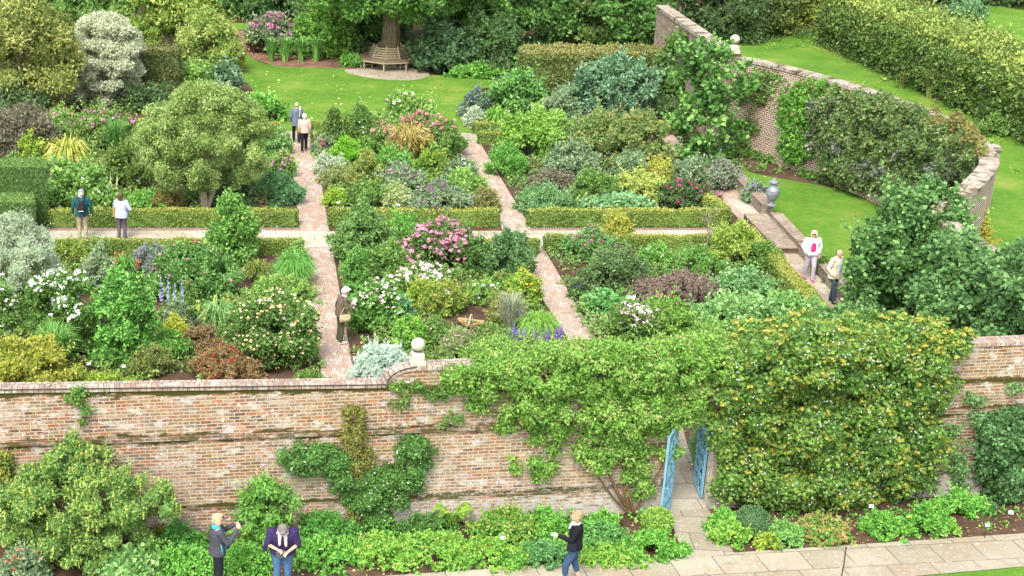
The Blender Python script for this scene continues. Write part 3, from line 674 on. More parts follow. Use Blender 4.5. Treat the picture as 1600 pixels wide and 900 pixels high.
# thin wire clipped along the coping of the low part
wr = thing('wire', 'thin dark wire strung along the top of the low left stretch of wall', 'wire', WS(sL, 0)); wm = MB(); o0 = WS(sL, 0)
tube(wm, [WS(sL, ztl(sL) + .085, .045) - o0, WS(sA, ztl(sA) + .085, .045) - o0] + [WS(s, z + .09, .045) - o0 for s, z in arc[1:]], 0.012, 5)
for s in np.arange(sL, sA, 0.34): tube(wm, [WS(s, ztl(s) + .0, .045) - o0, WS(s, ztl(s) + .09, .045) - o0], 0.006, 4)
wm.build('strand', M_wire, wr)
def finial(label, p, s=1.0):
    t = thing('ball_finial', label, 'stone ball', p); mb = MB()
    mb.box((0, 0, .07 * s), (.42 * s, .42 * s, .14 * s)); mb.box((0, 0, .22 * s), (.34 * s, .34 * s, .17 * s)); mb.build('pedestal', M_stone, t, weld=True, bevel=0.015)
    mb = MB(); lathe(mb, [(.14 * s, .304 * s), (.10 * s, .33 * s), (.10 * s, .36 * s), (.13 * s, .38 * s)], n=20); mb.build('collar', M_stone, t, smooth=True)
    mb = MB(); R = .185 * s; lathe(mb, [(R * math.sin(a), .55 * s - R * math.cos(a)) for a in np.linspace(0.02, math.pi - 0.02, 18)], n=28); mb.build('ball', M_stone, t, smooth=True); return t
sf = sw(655, 560); finial('lichen-covered stone ball on a block where the front wall steps up', WS(sf, ZT + .083, -.15), .8)

# ---------------------------------------------------------------- blue gate leaves
def gate_leaf(label, hinge, ang):
    t = thing('gate_leaf', label, 'gate', hinge, ang, 'blue gate leaves'); Wd, Hh = 0.86, 2.12
    mb = MB()
    for x in (0.03, Wd - 0.03): mb.box((x, 0, Hh / 2 + .03), (.06, .05, Hh))
    for z in (0.06, 0.42, 1.02, 1.55, Hh): mb.box((Wd / 2, 0, z), (Wd - .12, .044, .055))
    mb.build('frame', M_blue, t, weld=True, bevel=0.006)
    mb = MB()
    def ring(cx, cz, r, a0=0, a1=6.283, k=14, w=.013): tube(mb, [(cx + r * math.cos(a), 0, cz + r * math.sin(a)) for a in np.linspace(a0, a1, k)], w, 5)
    for z0, z1 in ((.09, .40), (.45, 1.0), (1.05, 1.52), (1.58, 2.09)):
        h = z1 - z0
        for k in range(2):
            cx = .06 + (Wd - .12) * (k + .5) / 2; r = (Wd - .12) / 4 * .95
            m_ = max(1, round(h / (2 * r)))
            for j in range(m_): ring(cx, z0 + h * (j + .5) / m_, r); ring(cx, z0 + h * (j + .5) / m_, r * .5, 0.3 + j, 5.2 + j, 9, .011)
    mb.build('scrollwork', M_blue, t)
    mb = MB(); mb.box((Wd - .03, -.045, 1.08), (.05, .04, .14)); mb.build('latch', M_wire, t, weld=True, bevel=.005); return t
gp = (G(1104, 795) - G(935, 540)); pa = math.atan2(gp[1], gp[0])          # direction of the path towards the camera
h1 = WS(g1 + .02, 0.03, 0.06); h2 = WS(g2 - .02, 0.03, 0.06)
gate_leaf('blue openwork gate leaf standing open against the bare brick side of the gateway', WS(g1 + .03, .04, .05), math.radians(241))
gate_leaf('blue openwork gate leaf half hidden by the creamy-flowered climber', WS(g2 - .03, .04, -.33), math.radians(85))

# ---------------------------------------------------------------- crescent wall
CP = [(20.2, 72.3), (20.0, 66), (19.9, 61.2), (20.05, 60.1), (20.9, 59.1), (22.3, 56.1), (23.3, 52.8), (23.85, 50.1), (23.85, 47.8), (23.6, 46.2), (22.8, 43.9), (21.4, 41.8), (20.4, 40.6), (19.3, 39.75)]
arcp = CP[3:]; fine = []
for i in range(len(arcp) - 1):
    a, b, c, d = (np.array(arcp[min(max(i + j, 0), len(arcp) - 1)], float) for j in (-1, 0, 1, 2))
    for t_ in np.linspace(0, 1, 8, endpoint=False): fine.append(0.5 * (2 * b + (c - a) * t_ + (2 * a - 5 * b + 4 * c - d) * t_ * t_ + (3 * b - a - 3 * c + d) * t_ ** 3))
fine.append(np.array(arcp[-1])); fine = np.array(fine)
def wall_run(line, zt, th, parent, matb, matc, cop=0.12, over=0.05, name='brickwork'):
    line = np.array(line); tg = np.gradient(line, axis=0); tg /= np.linalg.norm(tg, axis=1, keepdims=True); nr = np.stack([tg[:, 1], -tg[:, 0]], axis=1)
    L = np.concatenate([[0], np.cumsum(np.linalg.norm(np.diff(line, axis=0), axis=1))]); zt = np.broadcast_to(zt, len(line))
    def strip(mb, A_, za, B_, zb, L, va, vb):
        for i in range(len(line) - 1): mb.face([(*A_[i], za[i]), (*A_[i + 1], za[i + 1]), (*B_[i + 1], zb[i + 1]), (*B_[i], zb[i])], [(L[i], va), (L[i + 1], va), (L[i + 1], vb), (L[i], vb)])
    a, b = line + nr * th / 2, line - nr * th / 2; z0 = np.zeros(len(line)); mb = MB(); H0 = float(zt.mean())
    strip(mb, a[::1], z0, a, zt, L, 0, H0); strip(mb, b, z0, b, zt, L, 0, H0)
    for k in (0, -1): mb.face([(*a[k], 0), (*b[k], 0), (*b[k], zt[k]), (*a[k], zt[k])], [(0, 0), (th, 0), (th, H0), (0, H0)])
    mb.build(name, matb, parent)
    a, b = line + nr * (th / 2 + over), line - nr * (th / 2 + over); mb = MB(); z1 = zt + cop; zl = zt + .002
    strip(mb, a, zl, a, z1, L, 0, cop); strip(mb, b, zl, b, z1, L, 0, cop); strip(mb, a, z1, b, z1, L, cop, cop + th); strip(mb, a, zl, b, zl, L, 0, th)
    for k in (0, -1): mb.face([(*a[k], zl[k]), (*b[k], zl[k]), (*b[k], z1[k]), (*a[k], z1[k])], [(0, 0), (th, 0), (th, cop), (0, cop)])
    return mb.build('coping', matc, parent)
cw = thing('crescent_wall', 'curved brick wall with white-stained stone coping round the small crescent lawn', 'wall')
wall_run(fine, 3.80, 0.46, cw, M_cres, M_copeC)
bq = MB()
BI = [int(np.argmin([abs(P((q_[0], q_[1], 3.9))[0] - xx) + abs(P((q_[0], q_[1], 3.9))[1] - yy) for q_ in fine])) for xx, yy in ((1488, 182), (1545, 216))]
for k in BI:
    p, q = fine[k], fine[k + 1]; d_ = (q - p) / np.linalg.norm(q - p); nn = np.array([-d_[1], d_[0]])
    if (p + nn - np.array([20, 50])) @ nn < 0: nn = -nn
    c = p + nn * 0.42; bq.box((c[0], c[1], 1.8), (0.5, 0.5, 3.6), Matrix.Rotation(math.atan2(nn[1], nn[0]), 3, 'Z')); bq.box((c[0], c[1], 3.66), (0.6, 0.6, 0.12), Matrix.Rotation(math.atan2(nn[1], nn[0]), 3, 'Z'))
bq.build('buttress', M_copeC, cw)
fw = thing('far_straight_wall', 'straight weathered wall running back beyond the fig towards the trees', 'wall')
wall_run([(20.0, 60.3), (20.05, 64), (20.12, 68), (20.2, 72.4)], 3.85, 0.46, fw, M_low, M_copeC, 0.16, 0.08)
nw = thing('near_straight_wall', 'straight brick wall disappearing under the two large fig trees on the right', 'wall')
wall_run([(19.55, 39.4), (19.55, 36), (19.5, 33), (19.45, 30.4)], 3.35, 0.4, nw, M_cres, M_copeC)
finial('pale stone ball above the fig on the corner of the curved wall', (20.0, 60.45, 4.012 + .16 - .16), 1.05)
CC = np.array([20.0, 50.0])
def CPt(x, y, off=0.0):
    """photograph point -> point on the inner face of the curved wall"""
    r = ray(x, y); best = None
    for i in range(len(fine) - 1):
        a, b = fine[i], fine[i + 1]; d = b - a; A_ = np.array([[r[0], -d[0]], [r[1], -d[1]]])
        if abs(np.linalg.det(A_)) < 1e-9: continue
        t, u = np.linalg.solve(A_, a)
        if 0 <= u <= 1 and t > 0:
            p = CAM + r * t
            if -1.5 < p[2] < 4.4 and (best is None or t > best[0]): best = (t, p, d)
    if best is None: return np.array([0, 0, -9.0])
    p, d = best[1], best[2]; nn = np.array([d[1], -d[0]]) / np.linalg.norm(d)
    if nn @ (CC - p[:2]) < 0: nn = -nn
    return np.array([p[0] + nn[0] * (.23 + off), p[1] + nn[1] * (.23 + off), p[2]])
mbq = MB(); mbq.face([(*q_, .012) for q_ in fine[::-1]]); o = mbq.build('crescent_soil', M_soil); o['kind'] = 'structure'
# low retaining wall and long step in front of the crescent lawn
def lowwall(name, label, pts, z, w=0.42, cat='low wall'):
    t = thing(name, label, cat); L_ = [G(x, y, z)[:2] for x, y in pts]; wall_run(L_, z, w, t, M_low, M_low, 0.05, 0.02); return t
lowwall('terrace_wall', 'low stone-flecked terrace wall beside the east path up to the lead urn', [(1140, 262), (1168, 288), (1200, 320)], 0.42, 0.42)
lowwall('terrace_kerb', 'low brick terrace wall dividing the crescent lawn from the east path, south of the urn', [(1212, 334), (1250, 374), (1290, 416), (1330, 460), (1385, 525)], 0.38, 0.36)
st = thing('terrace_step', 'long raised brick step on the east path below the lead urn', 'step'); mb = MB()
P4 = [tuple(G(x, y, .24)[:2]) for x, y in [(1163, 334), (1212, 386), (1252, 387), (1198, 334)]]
mb.prism(P4, 0.03, 0.20); mb.build('brick_riser', brickmat('shaded_riser', .22, .09, .012, ['5c4438', '6c5044', '7c5c4c'], '8a7c6c', stains=False), st); mb = MB(); cq = np.mean(P4, axis=0); mb.prism([tuple(cq + (np.array(q) - cq) * 1.02) for q in P4], 0.202, 0.24); mb.build('tread', M_low, st)  # riser bricks coloured darker than the tread: the shadow is painted in

# ---------------------------------------------------------------- hedges
BOXP = ['44601e', '547028', '6c8434', '88983e', 'a8a44c']
YEW = ['1f4a1e', '2c5c26', '3a6a2c', '48763a', '6a8a44']
def hq(name, label, x0, x1, yb, yf, z, pal=BOXP, **k):
    return hedge(name, label, [G(x0, yf, z), G(x1, yf, z), G(x1 - (yf - yb) * .15, yb, z), G(x0 - (yf - yb) * .15, yb, z)], z, pal, cat='hedge', **k)
bh = 'low clipped box hedges edging the beds'
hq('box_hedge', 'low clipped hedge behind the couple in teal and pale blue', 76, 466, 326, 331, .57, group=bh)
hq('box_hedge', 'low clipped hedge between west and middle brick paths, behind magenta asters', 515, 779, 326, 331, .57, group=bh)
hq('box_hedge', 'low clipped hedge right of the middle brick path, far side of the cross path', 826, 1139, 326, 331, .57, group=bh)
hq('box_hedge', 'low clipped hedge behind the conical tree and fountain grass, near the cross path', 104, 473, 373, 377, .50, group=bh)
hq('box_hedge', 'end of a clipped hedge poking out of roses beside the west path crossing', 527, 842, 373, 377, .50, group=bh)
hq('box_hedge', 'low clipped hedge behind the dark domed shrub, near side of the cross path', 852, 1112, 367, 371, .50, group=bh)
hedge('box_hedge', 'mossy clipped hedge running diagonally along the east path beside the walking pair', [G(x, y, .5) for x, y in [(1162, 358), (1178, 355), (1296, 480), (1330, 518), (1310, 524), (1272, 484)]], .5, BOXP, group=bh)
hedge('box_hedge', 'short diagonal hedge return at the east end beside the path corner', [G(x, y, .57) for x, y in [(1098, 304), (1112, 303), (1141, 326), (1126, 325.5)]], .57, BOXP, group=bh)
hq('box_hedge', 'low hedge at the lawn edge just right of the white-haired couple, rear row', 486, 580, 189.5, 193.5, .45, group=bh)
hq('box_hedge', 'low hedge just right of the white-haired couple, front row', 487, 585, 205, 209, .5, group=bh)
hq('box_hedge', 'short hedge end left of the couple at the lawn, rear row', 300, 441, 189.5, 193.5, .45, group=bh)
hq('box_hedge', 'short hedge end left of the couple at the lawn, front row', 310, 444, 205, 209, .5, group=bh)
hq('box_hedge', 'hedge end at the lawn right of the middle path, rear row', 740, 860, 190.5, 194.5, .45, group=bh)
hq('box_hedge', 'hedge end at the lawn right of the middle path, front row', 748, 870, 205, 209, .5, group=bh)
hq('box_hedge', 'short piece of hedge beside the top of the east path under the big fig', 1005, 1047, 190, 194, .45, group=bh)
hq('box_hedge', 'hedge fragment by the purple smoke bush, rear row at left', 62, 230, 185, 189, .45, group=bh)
hq('yew_block', 'tall square clipped yew block at the left edge', -90, 72, 249, 262, 2.15, YEW, lp=1.8, dens=1.3, rough=.012)
hq('yew_block', 'lower square clipped yew block in front of the tall one at the left edge', -90, 54, 302, 317, 1.3, YEW, lp=1.8, dens=1.3, rough=.012)
DKH = ['161c0c', '242c12', '343c18', '464a20', '7c7444']
hq('clipped_hedge', 'dark brown-green clipped hedge end beside the silver weeping tree', 150, 281, 71, 81, 2.3, DKH, lp=2.6, rough=.05)
hq('clipped_hedge', 'long brown-topped clipped hedge at the back between the oak and the far wall', 816, 1040, 71, 86, 2.1, ['2c3c18', '42501e', '5a6428', '74743a', '8c7c4c'], lp=2.6, rough=.06)
b1, b2 = G(1282, 66), G(1760, 292); dd = (b2 - b1)[:2] / np.linalg.norm((b2 - b1)[:2]); pp = np.array([-dd[1], dd[0]])
if pp[0] < 0: pp = -pp
hedge('hornbeam_hedge', 'long shaggy yellow-topped hedge crossing the top right beyond the curved wall', [b1[:2], b2[:2], b2[:2] + pp * 3.2, b1[:2] + pp * 3.2], 2.5, ['14320e', '224616', '38601f', '648030', '9ca850'], lp=3.8, rough=.22, dens=1.7, spr=.14)

# ---------------------------------------------------------------- urn
up_ = G(1205, 321, .47); ur = thing('urn', 'grey lead urn with handles on the terrace wall', 'urn', (up_[0], up_[1], .4715)); mb = MB()
lathe(mb, [(.02, 0), (.17, 0), (.17, .04), (.08, .08), (.06, .14), (.10, .18), (.19, .30), (.235, .45), (.225, .58), (.15, .68), (.10, .72), (.10, .80), (.15, .83), (.155, .85), (.02, .86)], n=28); mb.build('body', M_lead, ur, smooth=True)
mb = MB(); lathe(mb, [(.165, .862), (.15, .90), (.07, .94), (.04, .97), (.05, 1.0), (.02, 1.03)], n=24); mb.build('lid', M_lead, ur, smooth=True)
for sg in (-1, 1):
    mb = MB(); tube(mb, [(sg * (.10 + .12 * math.sin(a)), 0, .62 + .14 * (1 - math.cos(a))) for a in np.linspace(.2, math.pi, 9)], .016, 6); mb.build('handle', M_lead, ur, smooth=True)
mb = MB(); mb.box((0, 0, -.0285 + 0), (.5, .5, .055)); 
# ---------------------------------------------------------------- octagonal tree seat
bc = G(608, 108); bc = np.array([bc[0], G(608, 104)[1], .026]); bn = thing('tree_bench', 'weathered octagonal wooden bench with slatted back round the oak trunk', 'bench', bc, math.radians(9))
def ringpt(r, k, z, n=8): a = 2 * math.pi * (k + .5) / n; return Vector((r * math.cos(a), r * math.sin(a), z))
Ro, Ri, SH = 1.62, 0.98, 0.50
for k in range(8):
    mb = MB()
    for q in range(4):
        ra, rb = Ri + (Ro - Ri) * q / 4 + .01, Ri + (Ro - Ri) * (q + 1) / 4 - .01
        A_, B_, C_, D_ = ringpt(ra, k, SH), ringpt(rb, k, SH), ringpt(rb, k + 1, SH), ringpt(ra, k + 1, SH)
        up = Vector((0, 0, .035)); mb.face([p + up for p in (A_, B_, C_, D_)]); mb.face([A_, D_, C_, B_]); 
        for p, q_ in ((A_, B_), (B_, C_), (C_, D_), (D_, A_)): mb.face([p, q_, q_ + up, p + up])
    mb.build('seat_panel', M_oakd, bn)
    mb = MB()
    for q in range(5):
        z = SH + .10 + q * .115; r = Ri + .03 - .05 * q; a, b = ringpt(r, k, z), ringpt(r, k + 1, z); m_ = (a + b) / 2
        mb.box(m_, ((b - a).length - .03, .03, .07), Matrix.Rotation(math.atan2((b - a).y, (b - a).x), 3, 'Z'))
    mb.build('back_slats', M_oak, bn)
    mb = MB(); tube(mb, [ringpt(Ri + .08, k, 0), ringpt(Ri + .05, k, SH), ringpt(Ri - .20, k, SH + .68)], .035, 6); mb.build('back_post', M_oak, bn)
    mb = MB(); tube(mb, [ringpt(Ro - .06, k, 0), ringpt(Ro - .06, k, SH - .001)], .042, 6); tube(mb, [ringpt(Ro - .06, k, .2), ringpt(Ri + .08, k, .2)], .022, 5); mb.build('leg', M_oak, bn)
    mb = MB(); a, b = ringpt(Ro + .012, k, SH - .05), ringpt(Ro + .012, k + 1, SH - .05); mb.box((a + b) / 2, ((b - a).length, .025, .07), Matrix.Rotation(math.atan2((b - a).y, (b - a).x), 3, 'Z')); mb.build('rail', M_oak, bn)

# ---------------------------------------------------------------- palettes (leaf colours dark to light)
P_mid = ['2c4f1c', '3f6a28', '568438', '6f9c48', '8fb45c']
P_dk = ['17301a', '24462a', '34583a', '4a7048', '6a8c5c']
P_lime = ['4c6e1c', '6c8f26', '8cae34', 'a9c440', 'c4d658']
P_light = ['3c6a28', '588a38', '78a84c', '98c060', 'b4d478']
P_yel = ['5a6e20', '86942c', 'a8ac3c', 'c4c050', 'd8cc6c']
P_blue = ['3e5c46', '56765a', '748f70', '90a884', 'aebc9c']
P_sil = ['849a7c', 'a4b69c', 'c0ceb4', 'd8e2cc', 'eef2e6']
P_silv2 = ['a0bcb0', 'bcd6ca', 'd0e6da', 'e2f2ea', 'f4fcf8']
P_oliv = ['3c4c22', '56642e', '727c3e', '8e9450', 'a8a864']
P_plum = ['3c2a34', '54404a', '6c545c', '84706e', '8c8478']
P_red = ['4c4a2c', '6c5c3c', '84604a', '94605a', 'a87868']
P_tan = ['8c7434', 'b0944a', 'c8ac60', 'd8c480', 'e8d8a0']
P_fig = ['1e4426', '2e5c32', '427440', '5e9050', '88b06c']
P_brt = ['2c6a20', '40862c', '5aa43a', '78bc4c', '9cd068']
WHITE = ['dce0d4', 'f0f0ea', 'ffffff']; PINKW = ['d8a8b8', 'ecccd4', 'f8e8ec', 'ffffff']; PINK = ['b84c80', 'cc6c9c', 'e090b8']; DPINK = ['a83060', 'cc4878', 'e07898']
MAUVE = ['94506e', 'a86484', 'bc7e98', 'c894a8']; DUSTY = ['94685c', 'a87c6c', 'b88c80', 'c49c90']; PURP = ['5c3c94', '7850a8', '9468bc']; LAV = ['7c80b0', '9c9cc8', 'b8b4dc']
YEL = ['c8a020', 'dcbc38', 'ecd870']; CREAM = ['d8cca0', 'ece4c4', 'fbf6e4']; REDF = ['a02020', 'c03030', 'cc5048']; ORG = ['c47030', 'd89048']
S = shrub
# ---- trees and big shrubs at the back
tree('evergreen_tree', 'tall yellow-flecked evergreen at the top left corner beside the silver weeping tree', 48, 188, ['3c4c1c', '5c6c28', '849040', 'acac5c', 'd0c684'], 5.5, 2.6, prof='column', cz0=.02, lp=3.6, trunk=.16, rc=.2, dens=1.0)
S('evergreen_shrub', 'dark glossy shrub at the foot of the yellow-flecked evergreen at far left', 'shrub', 28, 205, 110, 128, P_dk)
tree('weeping_tree', 'silver-white weeping tree with tiers of drooping leaves left of the dark clipped hedge', 166, 166, ['98a080', 'b4b89a', 'ccceb2', 'dee0ca', 'f0f0e0'], 4.35, 2.1, prof='weep', cz0=.04, lp=3.0, trunk=.1, droop=.5, rc=.17, dens=1.35, asp=.4, sq=.6, nc=210, core=True)
S('shrub', 'loose golden-green shrub rising behind the dark clipped hedge', 'shrub', 262, 100, 150, -70, ['3c5c1c', '5c7c28', '84a03c', 'a8bc50', 'c8cc70'], lp=4.0, dens=.85)
S('shrub', 'airy yellow-green shrub with long bare shoots at the lawn end', 'shrub', 325, 122, 120, 12, ['4c6a24', '6c8834', '90a850', 'b4c068', 'd0cc88'], lp=3.6, dens=.75)
S('shrub', 'green shrub behind the silver tree at the top edge', 'shrub', 140, 62, 170, -60, P_mid, lp=4.2)
S('shrub', 'dark green thicket beyond the thin grass path at the top', 'shrub', 395, 30, 190, -60, ['1c4420', '2c5c2c', '44783c', '609450'], lp=4.4)
S('shrub', 'dark thicket between the golden shrub and the thin grass path', 'shrub', 345, 18, 120, -60, P_dk, lp=4.4)
S('shrub', 'blue-green leafy shrub between the evergreen and the golden one at top', 'shrub', 122, 40, 80, -45, P_blue, lp=4.2)
S('shrub', 'pale lime bush in front of the dark clipped hedge', 'shrub', 312, 152, 82, 100, P_light, lp=3.6)
S('perennial', 'big-leaved blue-green hosta clump at the edge of the lawn', 'plant', 354, 152, 46, 108, ['2c5040', '3e6650', '58806a', '7a9c80'], 'dome', lp=6.5, asp=.8)
S('perennial', 'low yellow-flecked leaves below the big-leaved hosta', 'plant', 345, 165, 52, 136, P_blue, 'dome', lp=4, fl=(YEL, 14, 1.2, 4, .5))
S('perennial', 'bushy plant with yellow daisies in front of the dark clipped hedge', 'plant', 262, 148, 62, 118, P_dk, 'dome', fl=(YEL, 26, 1.8, 6, .8))
S('shrub', 'dark leafy shrub between the silver tree and the round-crowned tree', 'shrub', 238, 178, 80, 135, P_dk, lp=4)
S('shrub', 'pale buff-orange tinted shrub beside the lawn', 'shrub', 352, 112, 52, 68, ['6a7c34', '94984c', 'b8ac64', 'ccb478'], dens=.8)
S('perennial', 'tall pink-headed plants on the mulched bed left of the irises', 'plant', 425, 88, 84, 22, P_blue, 'round', lp=4, fl=(['945c78', 'a8708c', 'b884a0'], 42, 3.6, 16, .8))
S('perennial', 'low crimson-leaved plant on the red mulch', 'plant', 400, 82, 26, 62, ['7c3c44', '944c54', 'a86468'], 'dome')
for cx, w_, lb in ((424, 26, 'upright iris leaves nearest the crimson plant'), (446, 28, 'second tuft of upright iris leaves from the crimson plant'), (470, 30, 'upright iris leaves in the middle of the mulched bed'), (494, 30, 'upright iris leaves nearest the oak trunk')):
    grass('iris', lb, 'plant', cx, 98, w_, 58, ['3c7430', '54903c', '6cac50', '8cc068'], n=150, bw=2.6, arch=.2, group='iris tufts on the mulched bed')
S('perennial', 'low mixed plants behind the irises', 'plant', 480, 90, 120, 62, P_mid, 'dome')
S('shrub', 'light green shrub left of the oak trunk', 'shrub', 508, 92, 110, 18, ['2c5c1c', '448028', '60a034', '80b848', 'a0cc60'], lp=4.4, dens=.9)
S('perennial', 'low bright green clump at the left end of the tree paving', 'plant', 552, 106, 34, 88, P_brt, 'dome')
og = G(609, 97)
tree('oak_tree', 'great oak rising through the round bench with boughs hanging over the lawn', 609, 100, ['1e4416', '2e5e20', '44802e', '5e9c3c', '82b854'], 8.5, 5.2, prof='round', cz0=.36, lp=4.6, trunk=.56, dens=1.0, rc=.15, nlimb=9)
S('overhanging_foliage', 'dense bright oak-like bush overhanging at the top right of the bench', 'shrub', 735, 92, 150, -40, ['1c4418', '2c6022', '448230', '62a040', '8abc58'], lp=4.6, rc=.22, group=None)
S('shrub', 'deep green bush at top between the mulched bed and the oak', 'shrub', 560, 72, 190, -60, ['183c18', '285824', '3e7830', '569040'], lp=4.6)
S('shrub', 'dark blue-green laurel just right of the round bench', 'shrub', 690, 118, 100, 34, ['183a2c', '24503c', '38684c', '54805c'], lp=5)
S('shrub', 'dark green laurel continuing right towards the brown-topped hedge', 'shrub', 770, 118, 110, 30, ['14301c', '204828', '34643a', '4c8048'], lp=4.6)
S('perennial', 'low bright ground plants along the right lawn edge under the laurels', 'plant', 745, 124, 130, 104, P_brt, 'dome', lp=3.4, depth=.3)
for i, (cx, yb, w_, yt, pl, lb) in enumerate([
    (835, 84, 120, -90, ['1c4418', '2c6022', '44803a', '5c9848'], 'broad mid-green tree behind the left end of the brown-topped hedge'),
    (905, 78, 110, -95, ['1c3818', '2c5420', '486c34', '6c8844', '9ca458'], 'tree with some yellow leaves behind the brown-topped hedge'),
    (985, 84, 130, -60, ['1e4a1c', '306828', '4c883c', '68a450'], 'fresh green tree in front of the dark wood left of the far wall'),
    (935, 40, 220, -160, ['10241c', '183424', '28482e'], 'darkest tree at the very back behind the clipped hedge')]):
    S('broadleaf_tree', lb, 'tree', cx, yb, w_, yt, pl, lp=4.6, dens=.9)
tg = tree('pine_tree', 'tree with bare tan trunk and ochre leaves just beyond the far wall corner', 1066, 46, ['4c4c1c', '74702a', '98903c', 'b0a050'], 7.0, 3.0, prof='round', cz0=.33, lp=4.6, trunk=.36, bark=plain('tan_bark', '9c8c6c', .9, .8, .2, 3, .6), off=(0, 1))
for i, (cx, yb, w_, yt, pl, lb) in enumerate([
    (1120, 70, 130, -80, ['12281c', '1c3c28', '2e5434', '44683e'], 'dark blue-green tree beyond the stone ball'),
    (1170, 62, 120, -40, ['2c3c20', '3e5428', '5c7034', '7c8c44'], 'olive-green tree beyond the far lawn, right of the dark one'),
    (1258, 52, 150, -60, ['34441c', '5c6c28', '86923a', 'a8ac4c', 'c0bc64'], 'yellow-green weeping tree at the end of the shaggy hedge'),
    (1205, 56, 90, 8, ['5c7024', '82963c', 'a4ae50', 'bcc068'], 'light yellow drooping bush under the trees beyond the outer lawn'),
    (1400, -2, 160, -80, P_dk, 'dark tree beyond the shaggy hedge at the top edge'), (1560, 14, 200, -50, P_dk, 'dark hedge-like trees in the far top right corner')]):
    S('broadleaf_tree', lb, 'tree', cx, yb, w_, yt, pl, lp=4.4, dens=.9)
S('shrub', 'small blue-green bush beyond the shaggy hedge at top right', 'shrub', 1512, 38, 60, 3, ['3c6c4c', '5c8c64', '80ac7c'], lp=3.2)
S('shrub', 'golden-leaved bush cut by the right edge of the picture, above the curved wall', 'shrub', 1612, 190, 76, 98, ['74782c', '989838', 'b4ae50', 'ccc470'], lp=4)
S('shrub', 'feathery green bush on the outer lawn beside the curved wall top', 'shrub', 1553, 215, 50, 184, P_mid, 'dome', lp=3)
grass('perennial', 'tufted weed on the outer lawn above the middle of the curved wall', 'plant', 1411, 140, 22, 112, P_oliv, n=200, bw=1.6, arch=.3)
grass('perennial', 'taller tufted weed on the outer lawn right of the first', 'plant', 1456, 155, 30, 108, P_oliv, n=260, bw=1.6, arch=.3)
grass('perennial', 'small grassy tuft near the shaggy hedge foot', 'plant', 1497, 156, 26, 138, P_mid, n=160, bw=1.8, arch=.7)
# beyond the frame: the wood that closes the view
for i, (x, y, h, r) in enumerate([(-28, 92, 9, 5), (-17, 104, 10, 6), (-3, 112, 11, 6), (10, 112, 11, 6), (24, 114, 10, 6), (38, 116, 10, 6), (52, 112, 9, 6)]):
    p = P((x, y, 0)); lb = ['back wood tree at far left', 'back wood tree behind the golden shrub', 'back wood tree behind the deep green bush', 'back wood tree behind the oak', 'back wood tree behind the far wall', 'back wood tree behind the weeping yellow tree', 'back wood tree behind the shaggy hedge'][i]
    tree('background_tree', lb, p[0], p[1], ['14281a', '203a22', '32502c', '4a6a38'], h, r, lp=7.5, trunk=.3, dens=.6, cz0=.1, group='trees of the wood behind')

# ---- figs and climbers
def figlike(name, label, cx, yb, w, yt, **k): return S(name, label, 'fig', cx, yb, w, yt, k.pop('pal', P_fig), lp=k.pop('lp', 5.2), asp=.85, **k)
figlike('fig_tree', 'tall fig trained up the wall corner under the stone ball', 1092, 262, 118, 62, prof='block', dens=1.2, rc=.3, nc=110, fill=(0, 1), pal=['1e4c24', '306a2e', '48863c', '66a44c', '98c468'], depth=.5)
figlike('fig_tree', 'leafy fig shoots climbing the far straight wall, left of the tall fig', 1050, 180, 80, 55, prof='column', lp=4, pal=['24481e', '386428', '548038', '709a4c'], depth=.4)
figlike('fig_tree', 'huge dark fig bush in front of the right end of the crescent', 1410, 535, 190, 292, dens=1.25, rc=.2, pal=['1e4c26', '2e6634', '448044', '649c58', '94bc74'])
def NWt(x, y, off=0.0):
    r = ray(x, y); t = (19.3 - off) / r[0]; return CAM + r * t
climber('fig_tree', 'second big fig sprawling over the straight wall at the right edge', [(1450, 480, 50, 60, 1, 1.1), (1500, 455, 44, 60, 1.1, 1.1), (1550, 450, 50, 55, 1.1, 1.1), (1600, 460, 50, 70, 1.1, 1.1), (1505, 400, 30, 30, 1, .5), (1545, 430, 40, 24, 1, .6), (1475, 400, 26, 40, 1, .6), (1500, 372, 22, 18, 1, .3), (1580, 410, 30, 26, 1, .7), (1660, 480, 60, 90, 1, 1), (1545, 520, 70, 30, 1.1, 1.1)],
    ['204e28', '306838', '48824a', '689e5c', '98bc7a'], on=NWt, rc=.26, lp=5.2, asp=.85, dens=1.1)
figlike('fig_tree', 'pale fig shoots spreading over the wall top behind the creamy climber', 1310, 550, 230, 484, dens=.8, prof='dome', pal=['2c5c34', '447a44', '649858', '8cb874'], lp=5.5, depth=.4)
climber('climbing_rose', 'rose with pink flowers straggling over the left bricks of the curved wall', [(1180, 140, 30, 30, .55), (1165, 200, 26, 35, .4), (1215, 130, 22, 16, .5)], P_mid, on=CPt, rc=.14, thick=.25, dens=.7, fl=(PINK, 26, 1.7, 6), stray=300, core=False)
climber('climbing_rose', 'brighter green pink-flowered climber next to the ivy on the curved wall', [(1262, 175, 34, 46, 1), (1255, 225, 30, 28, .9), (1288, 140, 16, 22, .6)], ['34701c', '4c8c28', '68a838', '8cc450'], on=CPt, rc=.16, thick=.4, fl=(PINK, 30, 1.8, 6), stray=900, dens=.8)
climber('vine', 'great green and purple-tinged vine smothering the bowl of the curved wall', [(1340, 205, 55, 60, 1.2), (1410, 215, 60, 55, 1.2), (1470, 235, 50, 48, 1.1), (1515, 240, 28, 40, 1), (1350, 262, 60, 30, 1.2), (1430, 280, 60, 26, 1.1), (1310, 170, 26, 34, 1), (1375, 170, 40, 24, .9)],
        ['30503a', '446444', '4e5c44', '4c7434', '6c8c44', '869a54', '8c8478'], on=CPt, rc=.22, thick=.7, lp=3.8, dens=1.1, stray=600)
